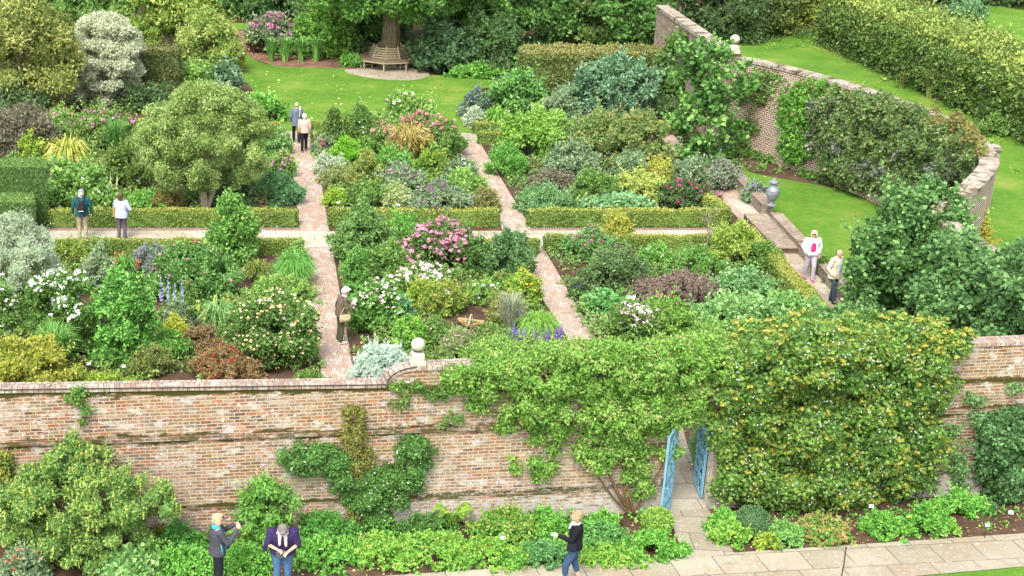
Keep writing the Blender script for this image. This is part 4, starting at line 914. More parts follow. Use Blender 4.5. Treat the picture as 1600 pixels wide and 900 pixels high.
climber('vine', 'dusky purple-grey leaved vine showing through the green one on the curved wall', [(1302, 168, 14, 26, 1), (1330, 225, 22, 22, .8), (1392, 262, 40, 18, .8), (1440, 240, 30, 10, .7), (1500, 268, 22, 22, 1), (1455, 296, 30, 10, .9), (1290, 215, 12, 20, .8)], ['4c4450', '645c64', '807880', '5c6c50', '98909c'], on=CPt, rc=.17, thick=.8, lp=3.8, stray=500)
climber('shrub', 'bronze-red tinted climber at the top of the curved wall bend', [(1495, 195, 26, 16, 1), (1530, 225, 20, 30, .8), (1445, 178, 34, 12, .8)], ['6c6a34', '84743c', '7c5c3c', '94a054'], on=CPt, rc=.16, thick=.3)
climber('shrub', 'small yellow-green leafy plant at the foot of the curved wall bricks', [(1165, 252, 24, 10, 1.2), (1195, 256, 20, 9, 1.2), (1280, 285, 24, 8, 1)], P_mid, on=CPt, rc=.15, thick=.4)
sg = G(1512, 372, 1.6)
S('wall_shrub', 'yellow-orange tinted bush outside the curve of the wall behind the fig', 'shrub', 1512, 465, 46, 330, ['6c8c24', '94a834', 'c0b840', 'd4a040'], 'column', lp=3.6, dens=.8)

# ---- front wall climbers
climber('wall_vine', 'green vine pouring over the middle of the front wall beside the stone ball', [
    (760, 590, 60, 26, 1.2), (850, 590, 70, 42, 1.3), (950, 580, 75, 45, 1.3), (1050, 575, 75, 46, 1.3), (1120, 570, 60, 40, 1.2), (815, 640, 30, 34, .8), (880, 650, 50, 26, .9), (970, 650, 60, 40, 1.1), (1040, 640, 44, 34, 1.1),
    (930, 700, 26, 36, .8, .25), (975, 715, 36, 40, .9, .3), (985, 760, 26, 18, .6, .2), (1040, 690, 16, 26, .5, .2), (715, 600, 26, 18, .5, .2), (800, 715, 10, 26, .45, .15), (838, 700, 12, 50, .4, .15), (870, 712, 10, 30, .4, .15), (1085, 625, 30, 30, 1.0), (780, 668, 10, 20, .5, .15), (905, 690, 8, 34, .5, .15), (1012, 700, 9, 36, .5, .15), (850, 745, 8, 26, .4, .1), (745, 625, 12, 14, .6, .15)],
    ['34661c', '4c8428', '68a038', '88bc4c', 'a4c868', 'b49c78'], rc=.17, thick=.7, lp=3.4, dens=1.1, stray=2600,
    stems=[([(985, 800, .15), (965, 770, .2), (952, 740, .15), (945, 690, .2)], .05), ([(985, 802, .18), (975, 765, .12), (990, 735, .15), (1000, 680, .2)], .055), ([(988, 803, .12), (1010, 770, .15), (1030, 735, .1), (1055, 690, .15)], .035), ([(982, 800, .2), (958, 778, .1), (935, 745, .1), (930, 700, .1)], .03), ([(990, 803, .2), (985, 780, .2), (978, 750, .1), (970, 700, .2)], .04), ([(960, 690, .1), (900, 650, .12), (830, 640, .1)], .02), ([(1000, 690, .1), (1040, 640, .12), (1000, 620, .1)], .02)])
# its top lies over the coping: a thick mat
def walltop(name, label, x0, x1, pal, z=3.7, t=.55, h=.45, n=60, rc=.26, **k):
    rng = rng_of(label); s0, s1 = sw(x0, 570), sw(x1, 570); C = np.array([WS(rng.uniform(s0, s1), z + rng.uniform(-.15, 1) * h * math.sin(math.pi * min(.97, max(.12, (i + .5) / n))) ** .4, rng.uniform(-t - .2, t * .6)) for i in range(n)])
    R = rc * rng.uniform(.6, 1.3, n); g = C.mean(0); g[2] = 0; C = C - g; O = np.tile(np.array([0, -.2, 1.0]), (n, 1)); L = px_leaf(g + np.array([0, 0, 3.7]), k.get('lp', 3.4)); m = area_leaves(C, R, L, .6, 1.1)
    V, lv = leaves_on(C, R, m, L, .6, rng, .5, O, .2); CV, CF = cores(C, R, rng, .6); root = thing(name, label, 'vine', g)
    raw('foliage', np.concatenate([V, CV]), [qf(len(lv)), CF + len(V)], leafmat(pal, .28), root, lv=np.concatenate([lv, rng.uniform(0, .45, len(CF))]))
    fl = k.get('fl')
    if fl:
        kk = rng.integers(0, n, fl[1]); p = C[kk] + unit(rng.normal(size=(fl[1], 3)) + np.array([0, -.5, 1])) * (R[kk] * 1.1)[:, None]; FV, flv = blob_flowers(p, px_leaf(g, fl[2]) * np.ones(fl[1]), fl[3], rng, L=px_leaf(g, fl[2]) * .6); o = raw('blossom', FV, [qf(len(flv))], leafmat(fl[0], .2, 1.2), root, lv=flv); o['kind'] = 'stuff'
    NPL[0] += len(lv); return root
walltop('wall_vine', 'billowing mat of vine lying along the wall top right of the stone ball', 735, 1160, ['3c6c20', '54882c', '74a43c', '98bc58', 'b8b878'], h=.12, n=130, rc=.2)
HYD = ['1e4818', '306422', '48802e', '669638', '849e40', '98a048']
climber('climbing_hydrangea', 'huge climbing hydrangea with ochre seed heads and creamy specks right of the gateway', [
    (1190, 590, 60, 55, 1.3, 1.0), (1280, 570, 70, 60, 1.3, 1.2), (1380, 565, 70, 60, 1.3, .9), (1450, 580, 40, 60, 1.2, .7), (1180, 680, 62, 60, 1.3, .8), (1280, 680, 75, 70, 1.4, .95), (1380, 680, 66, 70, 1.3, .9), (1440, 690, 34, 62, 1, .6), (1190, 750, 60, 40, 1.2, .7), (1280, 765, 75, 42, 1.3, .9), (1375, 750, 56, 40, 1.1, .7), (1145, 640, 34, 60, 1, .7), (1150, 740, 30, 50, 1, .6)],
    HYD, rc=.27, droop=.2, lp=4.4, asp=.75, dens=1.15, fl=[(['64702a', '7a8032', '8c8c3c'], 620, 5.6, 26, 'seed_heads'), (WHITE, 2600, 1.25, 3, 'sepals')], stray=300)
walltop('climbing_hydrangea', 'ochre-headed crest of the climbing hydrangea above the wall top', 1165, 1490, HYD, h=.34, n=130, rc=.27, t=.7, lp=4.2, fl=(['788430', '909444', 'a4a04c'], 520, 5.6, 24))
climber('clematis', 'dark clematis with small pale pink flowers on a cross-shaped framework', [
    (475, 715, 32, 22, 1.2), (515, 725, 28, 24, 1.1), (650, 705, 26, 22, 1.2), (640, 745, 26, 18, 1.1), (600, 750, 30, 24, 1.2), (570, 780, 30, 34, 1.2), (590, 815, 24, 20, 1.1), (620, 775, 18, 16, 1), (530, 750, 18, 16, 1)],
    ['1e4c20', '30682c', '48863a', '68a44c'], rc=.14, thick=.35, lp=3.2, dens=1.15, fl=(PINKW, 120, 1.3, 4), stray=900)
climber('clematis', 'yellowing brown-leaved shoot standing up out of the cross-shaped clematis', [(554, 655, 16, 22, 1), (556, 690, 18, 26, 1), (562, 725, 18, 24, 1), (540, 700, 12, 14, .8), (575, 730, 14, 18, .8), (558, 790, 10, 40, .7), (555, 825, 20, 10, .8)], ['4c4c20', '6c6c2c', '8c8c3c', '74542c', 'a49c50'], rc=.12, thick=.25, lp=3, stray=500, dens=.7)
climber('ivy', 'small strand of ivy trailing down the left of the wall top', [(120, 622, 14, 8, .8), (134, 650, 4, 22, .5), (122, 612, 10, 8, .8)], P_mid, rc=.09, thick=.12, stray=60)
climber('ivy', 'small creeping greenery on the wall just below the stone ball', [(640, 606, 30, 8, .7), (690, 612, 30, 10, .7), (625, 628, 14, 10, .4), (700, 655, 20, 10, .4)], P_mid, rc=.09, thick=.12, stray=150, core=False)
climber('ivy', 'thin grey-green creeper on the wall right of the creamy climber', [(1495, 700, 14, 70, .6), (1470, 630, 14, 30, .5), (1520, 640, 18, 30, .5), (1590, 603, 14, 6, .8), (1500, 750, 12, 30, .6)], ['3c6c3c', '548454', '6c9c60', '8cb478'], rc=.12, thick=.2, stray=300, core=False, dens=.7)
climber('evergreen_climber', 'glossy dark evergreen filling the lower right corner of the wall', [(1585, 690, 50, 50, 1.3, .8), (1590, 760, 48, 45, 1.3, .9), (1560, 720, 30, 50, 1.2, .7), (1650, 720, 50, 80, 1.2, .9)], ['143c24', '1f5232', '306c40', '4c8a54', '7cac78'], rc=.2, lp=4.0, asp=.7, dens=1.15)
# ---- in front of the wall, left to right
S('silk_tassel_shrub', 'large evergreen hung with pale yellow-green tassels in the lower left corner', 'shrub', 118, 905, 245, 692, ['346028', '4c7c38', '6c9c4c', '94b45c', 'b8cc74'], lp=3.6, dens=1.15, rc=.2, depth=.6, fl=(['909c40', 'a4b050', 'b8bc64'], 420, 1.7, 5, .5, 'tassels'))
S('silk_tassel_shrub', 'yellower evergreen mass at the extreme left edge above the corner', 'shrub', 10, 860, 120, 690, ['34501c', '546c28', '7c8c38', 'a8ac48'], lp=3.6, fl=(['989c40', 'b0b458'], 260, 1.7, 5, .5, 'tassels'))
S('perennial', 'blue-green plant with coral-red flower cluster at bottom left', 'plant', 40, 925, 90, 862, P_blue, 'dome', lp=4.4, fl=(['c04838', 'd87058', 'dc8c78'], 26, 2.6, 8, .9))
S('perennial', 'large round-leaved clump at the bottom edge left of the grey-jacketed woman', 'plant', 205, 915, 90, 872, ['3c7438', '5c9850', '80b468', 'a4cc84'], 'dome', lp=9, asp=.75, dens=1.1)
S('perennial', 'deep green leafy mound against the wall left of the grey-jacketed woman', 'plant', 278, 868, 66, 822, ['1f6020', '2f7c2c', '449a3a', '5eb44a'], 'dome', lp=4)
S('perennial', 'small tassel-bearing sprig by the wall beside the deep green mound', 'plant', 250, 842, 26, 812, P_yel, 'column', lp=3)
S('shrub', 'arching bright green shrub with drooping leaves behind the two women', 'shrub', 412, 862, 104, 765, ['245820', '367a2a', '549c3c', '7cb84c', 'a4cc64'], 'vase', lp=6.5, asp=.3, droop=.8, dens=.9, irr=.35, rc=.3, shoots=3)
FB = ['2c701c', '42902a', '5cb03a', '78c44e', '9cd868']
FL2 = ['3c7c20', '58a030', '78bc40', '98cc54', 'bcd86c']
for lb, cx, yb, w_, yt, pl in [
    ('low bright ground cover left of the grey-jacketed woman', 290, 905, 80, 862, FB), ('bright ground cover between the two women', 385, 900, 60, 856, FB),
    ('tall-growing bright green mound just right of the bending woman', 510, 852, 90, 808, ['24681e', '368430', '4ea040', '68b850']), ('pale green clump at the bottom right of the bending woman', 505, 898, 110, 850, FB),
    ('yellow-green mound below the cross-shaped clematis', 590, 892, 110, 842, FL2), ('dark-leaved patch between the clematis and the fern', 655, 846, 50, 812, ['1f4c20', '306a2c', '4c8840']),
    ('wide lime ground cover left of the walking man', 680, 896, 130, 846, FL2), ('low lime ground cover by the path edge near the walking man', 775, 890, 110, 852, FL2),
    ('yellow-spotted clump at the wall foot left of the walking man', 790, 848, 80, 800, ['3c7c28', '5c9c38', '7cb44c', 'b4b45c']), ('leafy patch close behind the walking man, against the whitened bricks', 855, 842, 56, 800, FB),
    ('low blue-green patch left of the walking man by the path', 850, 885, 70, 852, ['3a7c40', '54985a', '70b070']), ('mounded green clump right of the walking man', 935, 866, 76, 822, ['2c7030', '44904a', '60ac58', '84c470']),
    ('lime clump on the path edge right of the walking man', 945, 888, 90, 856, FL2), ('tall weed-like clump behind the mounded one', 940, 830, 36, 803, FB),
    ('big round bright clump at the left corner of the gate path', 1015, 880, 92, 838, FB), ('bright patch at the foot of the gateway under the creamy climber', 1128, 840, 50, 800, FB),
    ('ground cover mound right of the gate path', 1140, 858, 54, 818, FL2),
    ('low green clump with reddish leaves at the foot of the climbing hydrangea', 1290, 855, 80, 812, ['3c7c28', '5ca038', '7cb84c', 'c0a068', 'cc8c74']), ('fresh green clump under the climbing hydrangea', 1375, 842, 70, 806, FB),
    ('pale clump left of the reddish-leaved one', 1225, 858, 60, 822, ['4c8c40', '6cac58', '94c870']), ('small yellow-green clump beside the blue-green ball', 1200, 862, 30, 838, P_lime),
    ('upright lime clump at the right edge of the climbing hydrangea', 1445, 842, 50, 788, FB), ('green clump in front of the thin creeper on the wall', 1490, 812, 50, 768, FB), ('small lime clump right of the thin creeper', 1525, 806, 26, 780, FB), ('scattered seedlings near the flagstones at right', 1480, 838, 30, 818, FL2)]:
    S('ground_cover_clump', lb, 'plant', cx, yb, w_ * 1.28, yt, pl, 'dome', lp=3.2, asp=.8, dens=1.05, depth=.7, irr=.32, group='bright mounds in the bed under the front wall', rc=.24, fl=((YEL, 8, 1.6, 4, .3, 'yellowed_leaves') if 'lime' in lb or 'yellow' in lb else None))
rngf = random.Random(4)
def fern(label, cx, yb, w, h, pal, n=9, name='fern'):
    g = G(cx, yb); s = scl(g); rx = w / s / 2; root = thing(name, label, 'fern', g); V = []; rng = rng_of(label); Ps = []; Ds = []; Ls = []
    for i in range(n):
        a = 2 * math.pi * i / n + rng.uniform(-.3, .3); T = np.linspace(.12, 1, 26)
        for t in T:
            c = np.array([math.cos(a) * rx * t, math.sin(a) * rx * t, h * math.sin(t * 2.2)]); 
            for sgn in (-1, 1): Ps.append(c); Ds.append([-math.sin(a) * sgn + .4 * math.cos(a), math.cos(a) * sgn + .4 * math.sin(a), .05]); Ls.append(rx * .32 * math.sin(min(1, 1.15 * (1 - t) + .12) * math.pi * .55) + .02)
    p = np.array(Ps); d = unit(np.array(Ds)); m = len(p)
    raw('fronds', quads(p, d, unit(np.tile([0, 0, 1.0], (m, 1)) + rng.normal(size=(m, 3)) * .15), np.array(Ls), np.full(m, .05)), [qf(m)], leafmat(pal, .3), root, lv=rng.uniform(0, 1, m)); return root
fern('bright yellow-green fern at the wall foot right of the clematis', 706, 822, 62, .5, ['6c9c2c', '88b43c', 'a4c850'])
fern('dark large-leafed fern at the wall foot next to the clematis', 668, 834, 56, .34, ['1f5424', '306c30', '44843e'])
def ball(name, label, cx, yb, w, pal, lp=2.4):
    g = G(cx, yb); r = w / scl(g) / 2; root = thing(name, label, 'topiary', g + np.array([0, r * .7, 0])); rng = rng_of(label); L = px_leaf(g, lp); m = int(4 * math.pi * r * r / (.5 * L * L * .6) * 1.7)
    u = unit(rng.normal(size=(m, 3))); p = u * (r * (1 + rng.normal(size=m) * .03 + .03 * np.sin(u[:, 0] * 7 + u[:, 2] * 5)))[:, None]; p[:, 2] = p[:, 2] * .95 + r * .9
    ok = p[:, 2] > 0; p = p[ok]; u = u[ok]; m = len(p); iv, fi = ico(); CV = iv * r * .94; CV[:, 2] = np.maximum(CV[:, 2] * .95 + r * .9, .0)
    V = quads(p, unit(u * .5 + rng.normal(size=(m, 3)) * .5), unit(u + rng.normal(size=(m, 3)) * .5), np.full(m, L), np.full(m, L * .65)); raw('foliage', np.concatenate([V, CV]), [qf(m), fi + len(V)], leafmat(pal, .15), root, lv=np.concatenate([rng.uniform(0, 1, m), np.full(len(fi), .2)])); NPL[0] += m; return root
ball('box_ball', 'small yellow-green clipped ball left of the gate path', 1029, 842, 46, ['3c6c1c', '5c8c28', '84ac3c', 'a8c850'])
ball('blue_green_ball', 'tight blue-green round bush right of the gate path', 1178, 844, 50, ['1c4c30', '2c6040', '407850'])
ball('blue_green_ball', 'tiny dark round bush near the lower right evergreen', 1548, 803, 18, ['1c4c30', '2c6040', '407850'])

# ---------------------------------------------------------------- bed back left
S('smoke_bush', 'purple-brown smoke bush at the left edge above the yew block', 'shrub', 28, 252, 130, 168, P_plum, lp=3.2, dens=.95)
S('perennial', 'yellow-green leaves poking through the foot of the smoke bush', 'plant', 48, 255, 40, 212, P_lime, dens=.7)
grass('grass_clump', 'bright yellow strap-leaved clump above the tall yew block', 'grass', 105, 275, 88, 200, ['7c8c24', 'a0a830', 'c4c444', 'dcd46c', 'e4dc8c'], n=420, bw=2.6, arch=1.1)
S('perennial', 'tall green phlox with magenta heads left of the round-crowned tree', 'plant', 165, 238, 125, 172, ['3c5c28', '587c38', '7c9c50', '9cb468'], fl=(['b05c94', 'c474a8', 'd08cb8'], 30, 2.6, 12, .95), dens=.95)
S('perennial', 'airy green stems with dusty heads at the back of the left bed', 'plant', 100, 215, 70, 170, P_light, dens=.6, fl=(MAUVE, 10, 2.6, 10, .9))
grass('fennel', 'feathery dark green upright clump behind the white hydrangea', 'plant', 182, 258, 52, 186, ['1f5c1c', '34782a', '50943c'], n=300, bw=1.5, arch=.3)
S('hydrangea', 'pale green hydrangea with big white flowers behind the man in teal', 'shrub', 122, 328, 112, 256, ['3c6c28', '5a9038', '80b054', 'a8cc78'], 'round', lp=4.6, asp=.75, dens=1.05, fl=(WHITE, 17, 3.4, 14, .4))
S('shrub_rose', 'olive-leaved rose between the hydrangea and the round-crowned tree', 'shrub', 195, 305, 80, 232, ['345020', '4c6c2c', '6c8c3c', '90a858'], fl=(WHITE, 3, 3, 12, .5))
spires('foxglove', 'creamy flower spire behind the brown-haired woman', 'plant', 179, 322, 18, 268, P_light, CREAM, n=2, fr=2)
S('perennial', 'low bright leaves along the back of the hedge behind the brown-haired woman', 'plant', 225, 330, 120, 306, P_brt, 'dome', lp=4)
S('perennial', 'rusty low grass beneath the round-crowned tree', 'plant', 262, 328, 60, 302, ['5c5c28', '846c34', 'a0804c', '6c8434'], 'dome')
tree('multi_stemmed_tree', 'round-crowned tree with pale forked trunks above the low hedge', 322, 328, ['54742e', '6c8c40', '88a454', 'a4ba6c', 'bccc8c'], 4.7, 2.6, prof='lolly', cz0=.2, lp=2.6, trunk=.10, multi=3, bark=M_barkpale, asp=.5, dens=1.15, rc=.15, nc=230, depth=2.0, sq=.75)
S('perennial', 'dark green bush under the right side of the round-crowned tree', 'shrub', 375, 328, 85, 285, P_dk, 'dome', lp=3.6)
S('perennial', 'blue-green dome beside the west brick path above the hedge', 'plant', 432, 326, 76, 272, ['306444', '448454', '64a06c', '84b888'], 'dome', lp=3.2, dens=1.2)
S('perennial', 'reddish low leaves left of the blue-green dome', 'plant', 400, 326, 34, 306, P_red, 'dome')
S('perennial', 'pink-flowered clump at the edge of the west path below the light green ball', 'plant', 442, 280, 40, 238, P_light, 'dome', fl=(['d06cac', 'e08cc0', 'f0b0d4'], 36, 2, 5, .6))
S('shrub', 'light green rounded bush left of the couple', 'shrub', 434, 244, 44, 204, ['3c7030', '5c9448', '84b468', 'a8cc8c'], 'round', lp=2.6, dens=1.2)
S('perennial', 'broad-leaved bright plants by the lawn left of the couple', 'plant', 410, 192, 66, 150, P_brt, 'dome', lp=4.2, asp=.7)
S('perennial', 'dark blue-green tuft on the lawn edge left of the couple', 'plant', 402, 168, 34, 152, P_blue, 'dome')
# ---------------------------------------------------------------- bed back middle
S('cone_shrub', 'small dark green cone right of the white-haired couple', 'shrub', 521, 240, 48, 172, ['24481c', '3a6426', '568038', '7c9c4c'], 'cone', dens=1.2)
S('perennial', 'small pink rose patch at the west path edge right of the couple', 'plant', 505, 246, 40, 214, P_blue, 'dome', fl=(DPINK, 12, 1.8, 5, .7))
S('shrub_rose', 'green rose with a few white blooms right of the small cone', 'shrub', 562, 235, 62, 168, P_mid, fl=(WHITE, 7, 2.4, 9, .7))
S('shrub_rose', 'lime rose with pale pink blooms behind the dusty pink heads', 'shrub', 632, 216, 96, 150, P_light, fl=(PINKW, 16, 2, 6, .7))
S('perennial', 'broad mass of dusty pink flat flower heads in the back middle bed', 'plant', 642, 256, 150, 182, P_mid, fl=(['945860', 'a86c70', 'bc8480', 'c89890'], 120, 3.0, 16, .65))
grass('grass_clump', 'straw-coloured feathery grass in front of the dusty pink heads', 'grass', 640, 262, 80, 190, P_tan, n=620, bw=1.7, arch=.5, plumes=(P_tan, 90, 1.6, 5))
S('perennial', 'bright lime cushion in the back middle bed', 'plant', 543, 260, 62, 220, ['4c9414', '64b01c', '84c82c', 'a0d848'], 'dome', lp=2.6)
S('perennial', 'silvery blue mat at the edge of the west path', 'plant', 512, 278, 50, 244, P_sil, 'dome', lp=2.8)
S('perennial', 'buff and green low plants beside the silvery mat', 'plant', 530, 296, 66, 262, ['5c7038', '88905c', 'a49c74', '8cac64'], 'dome', dens=.9)
S('rose_pillar', 'yellow-green variegated rose pyramid in the back middle bed', 'shrub', 570, 304, 56, 238, ['4c6420', '748834', '9ca850', 'c0bc78'], 'column', lp=3)
S('shrub_rose', 'leafy green rose behind the variegated pyramid', 'shrub', 606, 282, 70, 232, P_brt)
S('shrub', 'upright yellow-green shrub right of the straw-coloured grass', 'shrub', 670, 292, 48, 226, ['3c7020', '609430', '8cb440', 'b0b844'], 'column', lp=3.2)
S('perennial', 'blue-green stems with a few magenta flowers', 'plant', 622, 310, 78, 258, P_blue, fl=(['a03c90', 'b85ca8', 'c878b8'], 14, 2.4, 9, .6))
S('perennial', 'grey-green plant with tiny white flowers by the middle path', 'plant', 718, 298, 66, 250, P_blue, fl=(WHITE, 30, 1.2, 4, .7), dens=.9)
S('perennial', 'fresh lime-green leafy plant right of the magenta asters', 'plant', 722, 322, 82, 268, P_light, lp=3.4)
S('aster', 'magenta-flowered aster mound behind the low hedge', 'plant', 684, 352, 96, 286, P_blue, fl=(['9c4098', 'b460ac', 'c880c0'], 46, 2, 7, .6))
S('perennial', 'small lime cushion by the west path crossing', 'plant', 526, 324, 38, 298, ['6c9c1c', '90b82c', 'b0cc4c'], 'dome')
S('perennial', 'tall lax green plant by the hedge left of the variegated one', 'plant', 570, 328, 60, 286, P_mid, dens=.8)
S('perennial', 'pale variegated plant behind the hedge in the middle', 'plant', 620, 330, 60, 292, ['5c8c3c', '8cac5c', 'b8c488', 'dcdcb4'], dens=.9)
S('perennial', 'russet-tipped plant at the hedge end beside the middle path', 'plant', 756, 336, 44, 296, ['5c7438', '88884c', 'a07c5c', '8ca05c'], 'dome')
# ---------------------------------------------------------------- bed back right
S('shrub', 'grey-blue rounded shrub with violet spikes at the lawn edge', 'shrub', 744, 186, 48, 142, ['50645c', '6c8478', '8ca094'], 'dome', fl=(['54448c', '6c5ca0'], 14, 2, 6, .8))
S('perennial', 'white-edged low plant below the grey-blue shrub', 'plant', 742, 202, 30, 170, P_sil, 'dome')
grass('grass_clump', 'bright green arching tuft behind the hedge end', 'grass', 775, 204, 50, 162, ['4c8c24', '6cac34', '90c450'], n=300, bw=2, arch=.9)
S('shrub', 'tall light green shrub right of the lawn', 'shrub', 808, 190, 84, 112, ['2c6428', '468838', '6cac54', '94c878'], lp=4, asp=.7)
S('perennial', 'pale violet-blue flower cluster under the brown-topped hedge', 'plant', 884, 172, 36, 140, P_blue, fl=(LAV, 80, 2.2, 10, .5))
S('shrub', 'wide tiered blue-grey shrub against the brown-topped hedge', 'shrub', 955, 190, 135, 92, ['34604c', '4c7c60', '70a080', '94b89c'], lp=4.6, asp=.5, dens=.95, rc=.2)
S('shrub_rose', 'big lime-green rose right of the middle path', 'shrub', 838, 250, 104, 168, ['4c8424', '6ca434', '94c450', 'b8d878'], lp=3.6)
S('shrub', 'soft blue-green shrub above the lime rose', 'shrub', 872, 200, 70, 148, P_blue)
S('perennial', 'fine feathery bright green plants at the middle path edge', 'plant', 790, 278, 70, 226, ['3c8428', '58a43c', '7cbc54'], 'dome', lp=2.6)
S('shrub_rose', 'rose with orange hips in the back right bed', 'shrub', 930, 258, 110, 172, ['3c5c28', '587c3c', '7c9c54', 'a0b070', 'b07c50'], dens=.95)
S('shrub_rose', 'larger olive rose beside the top of the east path', 'shrub', 995, 275, 96, 172, ['3c5828', '56743a', '7c9450', '9ca868', 'ac8054'], dens=.95)
S('shrub', 'mottled blue-green shrub in the middle of the back right bed', 'shrub', 893, 292, 92, 224, P_blue, lp=3.6)
S('perennial', 'soft grey-green feathery mound', 'plant', 984, 292, 62, 238, ['5c7c5c', '7c9c74', '9cb890'], lp=2.4, dens=1.2)
S('shrub', 'bright cream-yellow shrub behind the right-hand hedge', 'shrub', 992, 322, 84, 270, ['7c9c30', 'a4b848', 'c8d070', 'e0dc98'], lp=3.8)
S('shrub', 'yellow-tinged shrub left of the east path', 'shrub', 1030, 300, 44, 248, P_yel, dens=.7)
S('perennial', 'green mixed shrub left of the cream-yellow one', 'plant', 925, 320, 80, 272, P_mid)
S('juniper', 'spreading feathery green mound at the left end of the right-hand hedge', 'shrub', 852, 338, 104, 292, ['3c6c3c', '548a50', '74a86c', '94c08c'], 'dome', lp=2.4, dens=1.3)
S('perennial', 'purple-brown flower haze above the feathery green mound', 'plant', 862, 304, 84, 270, P_plum, 'dome', dens=.9)
S('perennial', 'row of pale rounded hosta leaves along the right-hand hedge', 'plant', 965, 332, 108, 308, ['5c9860', '7cb47c', 'a0cc98'], 'dome', lp=4.6, asp=.85, depth=.4)
S('perennial', 'dark plant with crimson-pink flowers near the right hedge end', 'plant', 1068, 330, 72, 286, P_dk, fl=(['b02060', 'c83c7c', 'd860a0'], 30, 2, 6, .6))
S('perennial', 'smoky purple-leaved plant at the corner of the right-hand hedge', 'plant', 1102, 328, 46, 294, P_plum, fl=(PINK, 6, 1.6, 5, .6))
S('shrub', 'grey-green airy shrub beside the east path above the crimson flowers', 'shrub', 1080, 305, 76, 248, P_blue, dens=.85)
S('shrub', 'silvery-mauve airy plant across the east path under the tall fig', 'shrub', 1128, 300, 60, 252, ['54705c', '788c78', '9ca494', 'a894a0'], dens=.75)
S('perennial', 'mauve-flowered plant against the terrace wall left of the urn', 'plant', 1176, 320, 40, 286, P_blue, 'dome', fl=(['8c5cb0', 'a47cc4'], 12, 1.8, 6, .7), dens=.8)
S('perennial', 'dark leafy tuft right of the tall fig at the path', 'plant', 1035, 186, 60, 152, P_dk)
# ---------------------------------------------------------------- bed front left
S('willow_leaved_pear', 'large silver-leaved shrub at the left edge in front of the yew', 'shrub', 32, 500, 150, 335, ['7c9478', '9cb094', 'b8c8ac', 'd0dcc4', 'e4ecdc'], lp=3.2, asp=.3, dens=1.15, rc=.2)
S('phlox', 'big clump of white phlox in the front left bed', 'plant', 105, 560, 130, 428, ['24501c', '3a7028', '588c38', '7ca850'], lp=3.4, fl=(WHITE, 130, 3.0, 9, .8), dens=1.1)
S('phlox', 'white-flowered clump at the left edge under the silver shrub', 'plant', 8, 560, 64, 438, P_mid, fl=(WHITE, 46, 2.6, 8, .7))
S('shrub_rose', 'yellow-green bush right of the silver shrub, below the man in teal', 'shrub', 108, 432, 72, 378, ['4c6c20', '6c8c2c', '94ac40', 'b4bc60'])
S('cone_shrub', 'small silver-grey cone in the front left bed', 'shrub', 157, 455, 50, 386, ['6c8c68', '88a480', 'a8bc98', 'c4d0b0'], 'column', lp=2.6, dens=1.2)
grass('daylily', 'strap-leaved clump with coral flowers by the silver cone', 'plant', 192, 440, 50, 392, P_brt, n=200, bw=2.4, arch=.9, plumes=(['d87058', 'e08c74'], 7, 2.6, 8))
S('perennial', 'lavender-grey haze of catmint behind the pink-budded rose', 'plant', 238, 440, 84, 388, ['5c7060', '7c8c84', '8c88a0', 'a09cb8'], 'dome', lp=2.6, dens=1.1)
S('shrub_rose', 'big green rose with pink blooms left of the tall conical tree', 'shrub', 300, 478, 148, 388, ['2c5c24', '44803a', '68a050', '8cbc6c'], lp=3.8, fl=(['c8507c', 'dc7098', 'eca0bc'], 22, 2.2, 9, .6))
S('conical_tree', 'tall narrow light-green cone standing in front of the box hedge', 'tree', 364, 420, 70, 308, ['2c6420', '46842e', '68a444', '92c460'], 'column', lp=3.6, asp=.7, dens=1.2)
grass('fountain_grass', 'big green fountain grass beside the west brick path', 'grass', 461, 452, 76, 384, ['2c701c', '40902c', '5cac44', '84c468'], n=1500, bw=1.3, arch=1.0)
S('perennial', 'pale buds at the back of the fountain grass', 'plant', 464, 412, 40, 380, P_light, 'cone', dens=.8)
grass('perennial', 'orange-tinged grassy clump left of the fountain grass', 'grass', 402, 448, 58, 402, ['4c6c28', '6c8434', '94783c', '7ca044'], n=380, bw=1.8, arch=.8)
S('young_tree', 'bright green bushy young tree in the middle of the front left bed', 'shrub', 200, 580, 100, 425, ['1e5c1c', '307c2a', '50a03c', '78c454', '9cd870'], 'column', lp=3.8, asp=.7, dens=1.15, rc=.24)
spires('delphinium', 'lavender-blue delphinium spires in the front left bed', 'plant', 276, 512, 56, 425, P_mid, LAV, n=4, fr=3.0)
S('perennial', 'grey-leaved poppy clump under the delphiniums', 'plant', 278, 520, 44, 472, P_blue, 'dome', lp=4)
S('perennial', 'rosy pompom flowers on tall stems beside the delphiniums', 'plant', 292, 488, 24, 440, P_mid, 'column', fl=(PINK, 4, 3.0, 12, .95), dens=.6)
S('perennial', 'golden yellow-green tuft right of the bright green young tree', 'plant', 272, 535, 50, 498, ['8c9c1c', 'b4bc2c', 'd0d044', 'e0dc6c'], 'dome', lp=3)
S('perennial', 'green bush below the golden tuft', 'plant', 262, 565, 70, 520, P_brt, 'dome')
grass('lily', 'pale arching strap leaves right of the delphiniums', 'plant', 338, 520, 80, 462, ['4c8c44', '70a860', '9cc484'], n=240, bw=2.4, arch=1.0, plumes=(['e0dc70', 'ece89c'], 4, 3, 8))
S('shrub_rose', 'big rose covered in cream and apricot flowers beside the west path', 'shrub', 433, 588, 150, 462, ['24501e', '3c6c2c', '5c8c40', '88ac5c'], lp=3.6, dens=1.15, fl=[(['dcc88c', 'e8dcb0', 'd0a868'], 230, 1.6, 5, .3), (WHITE, 10, 2.6, 9, .5, 'open_roses')])
S('perennial', 'spreading light green mat above the cream rose', 'plant', 440, 480, 110, 436, P_light, 'dome', lp=3, dens=.95)
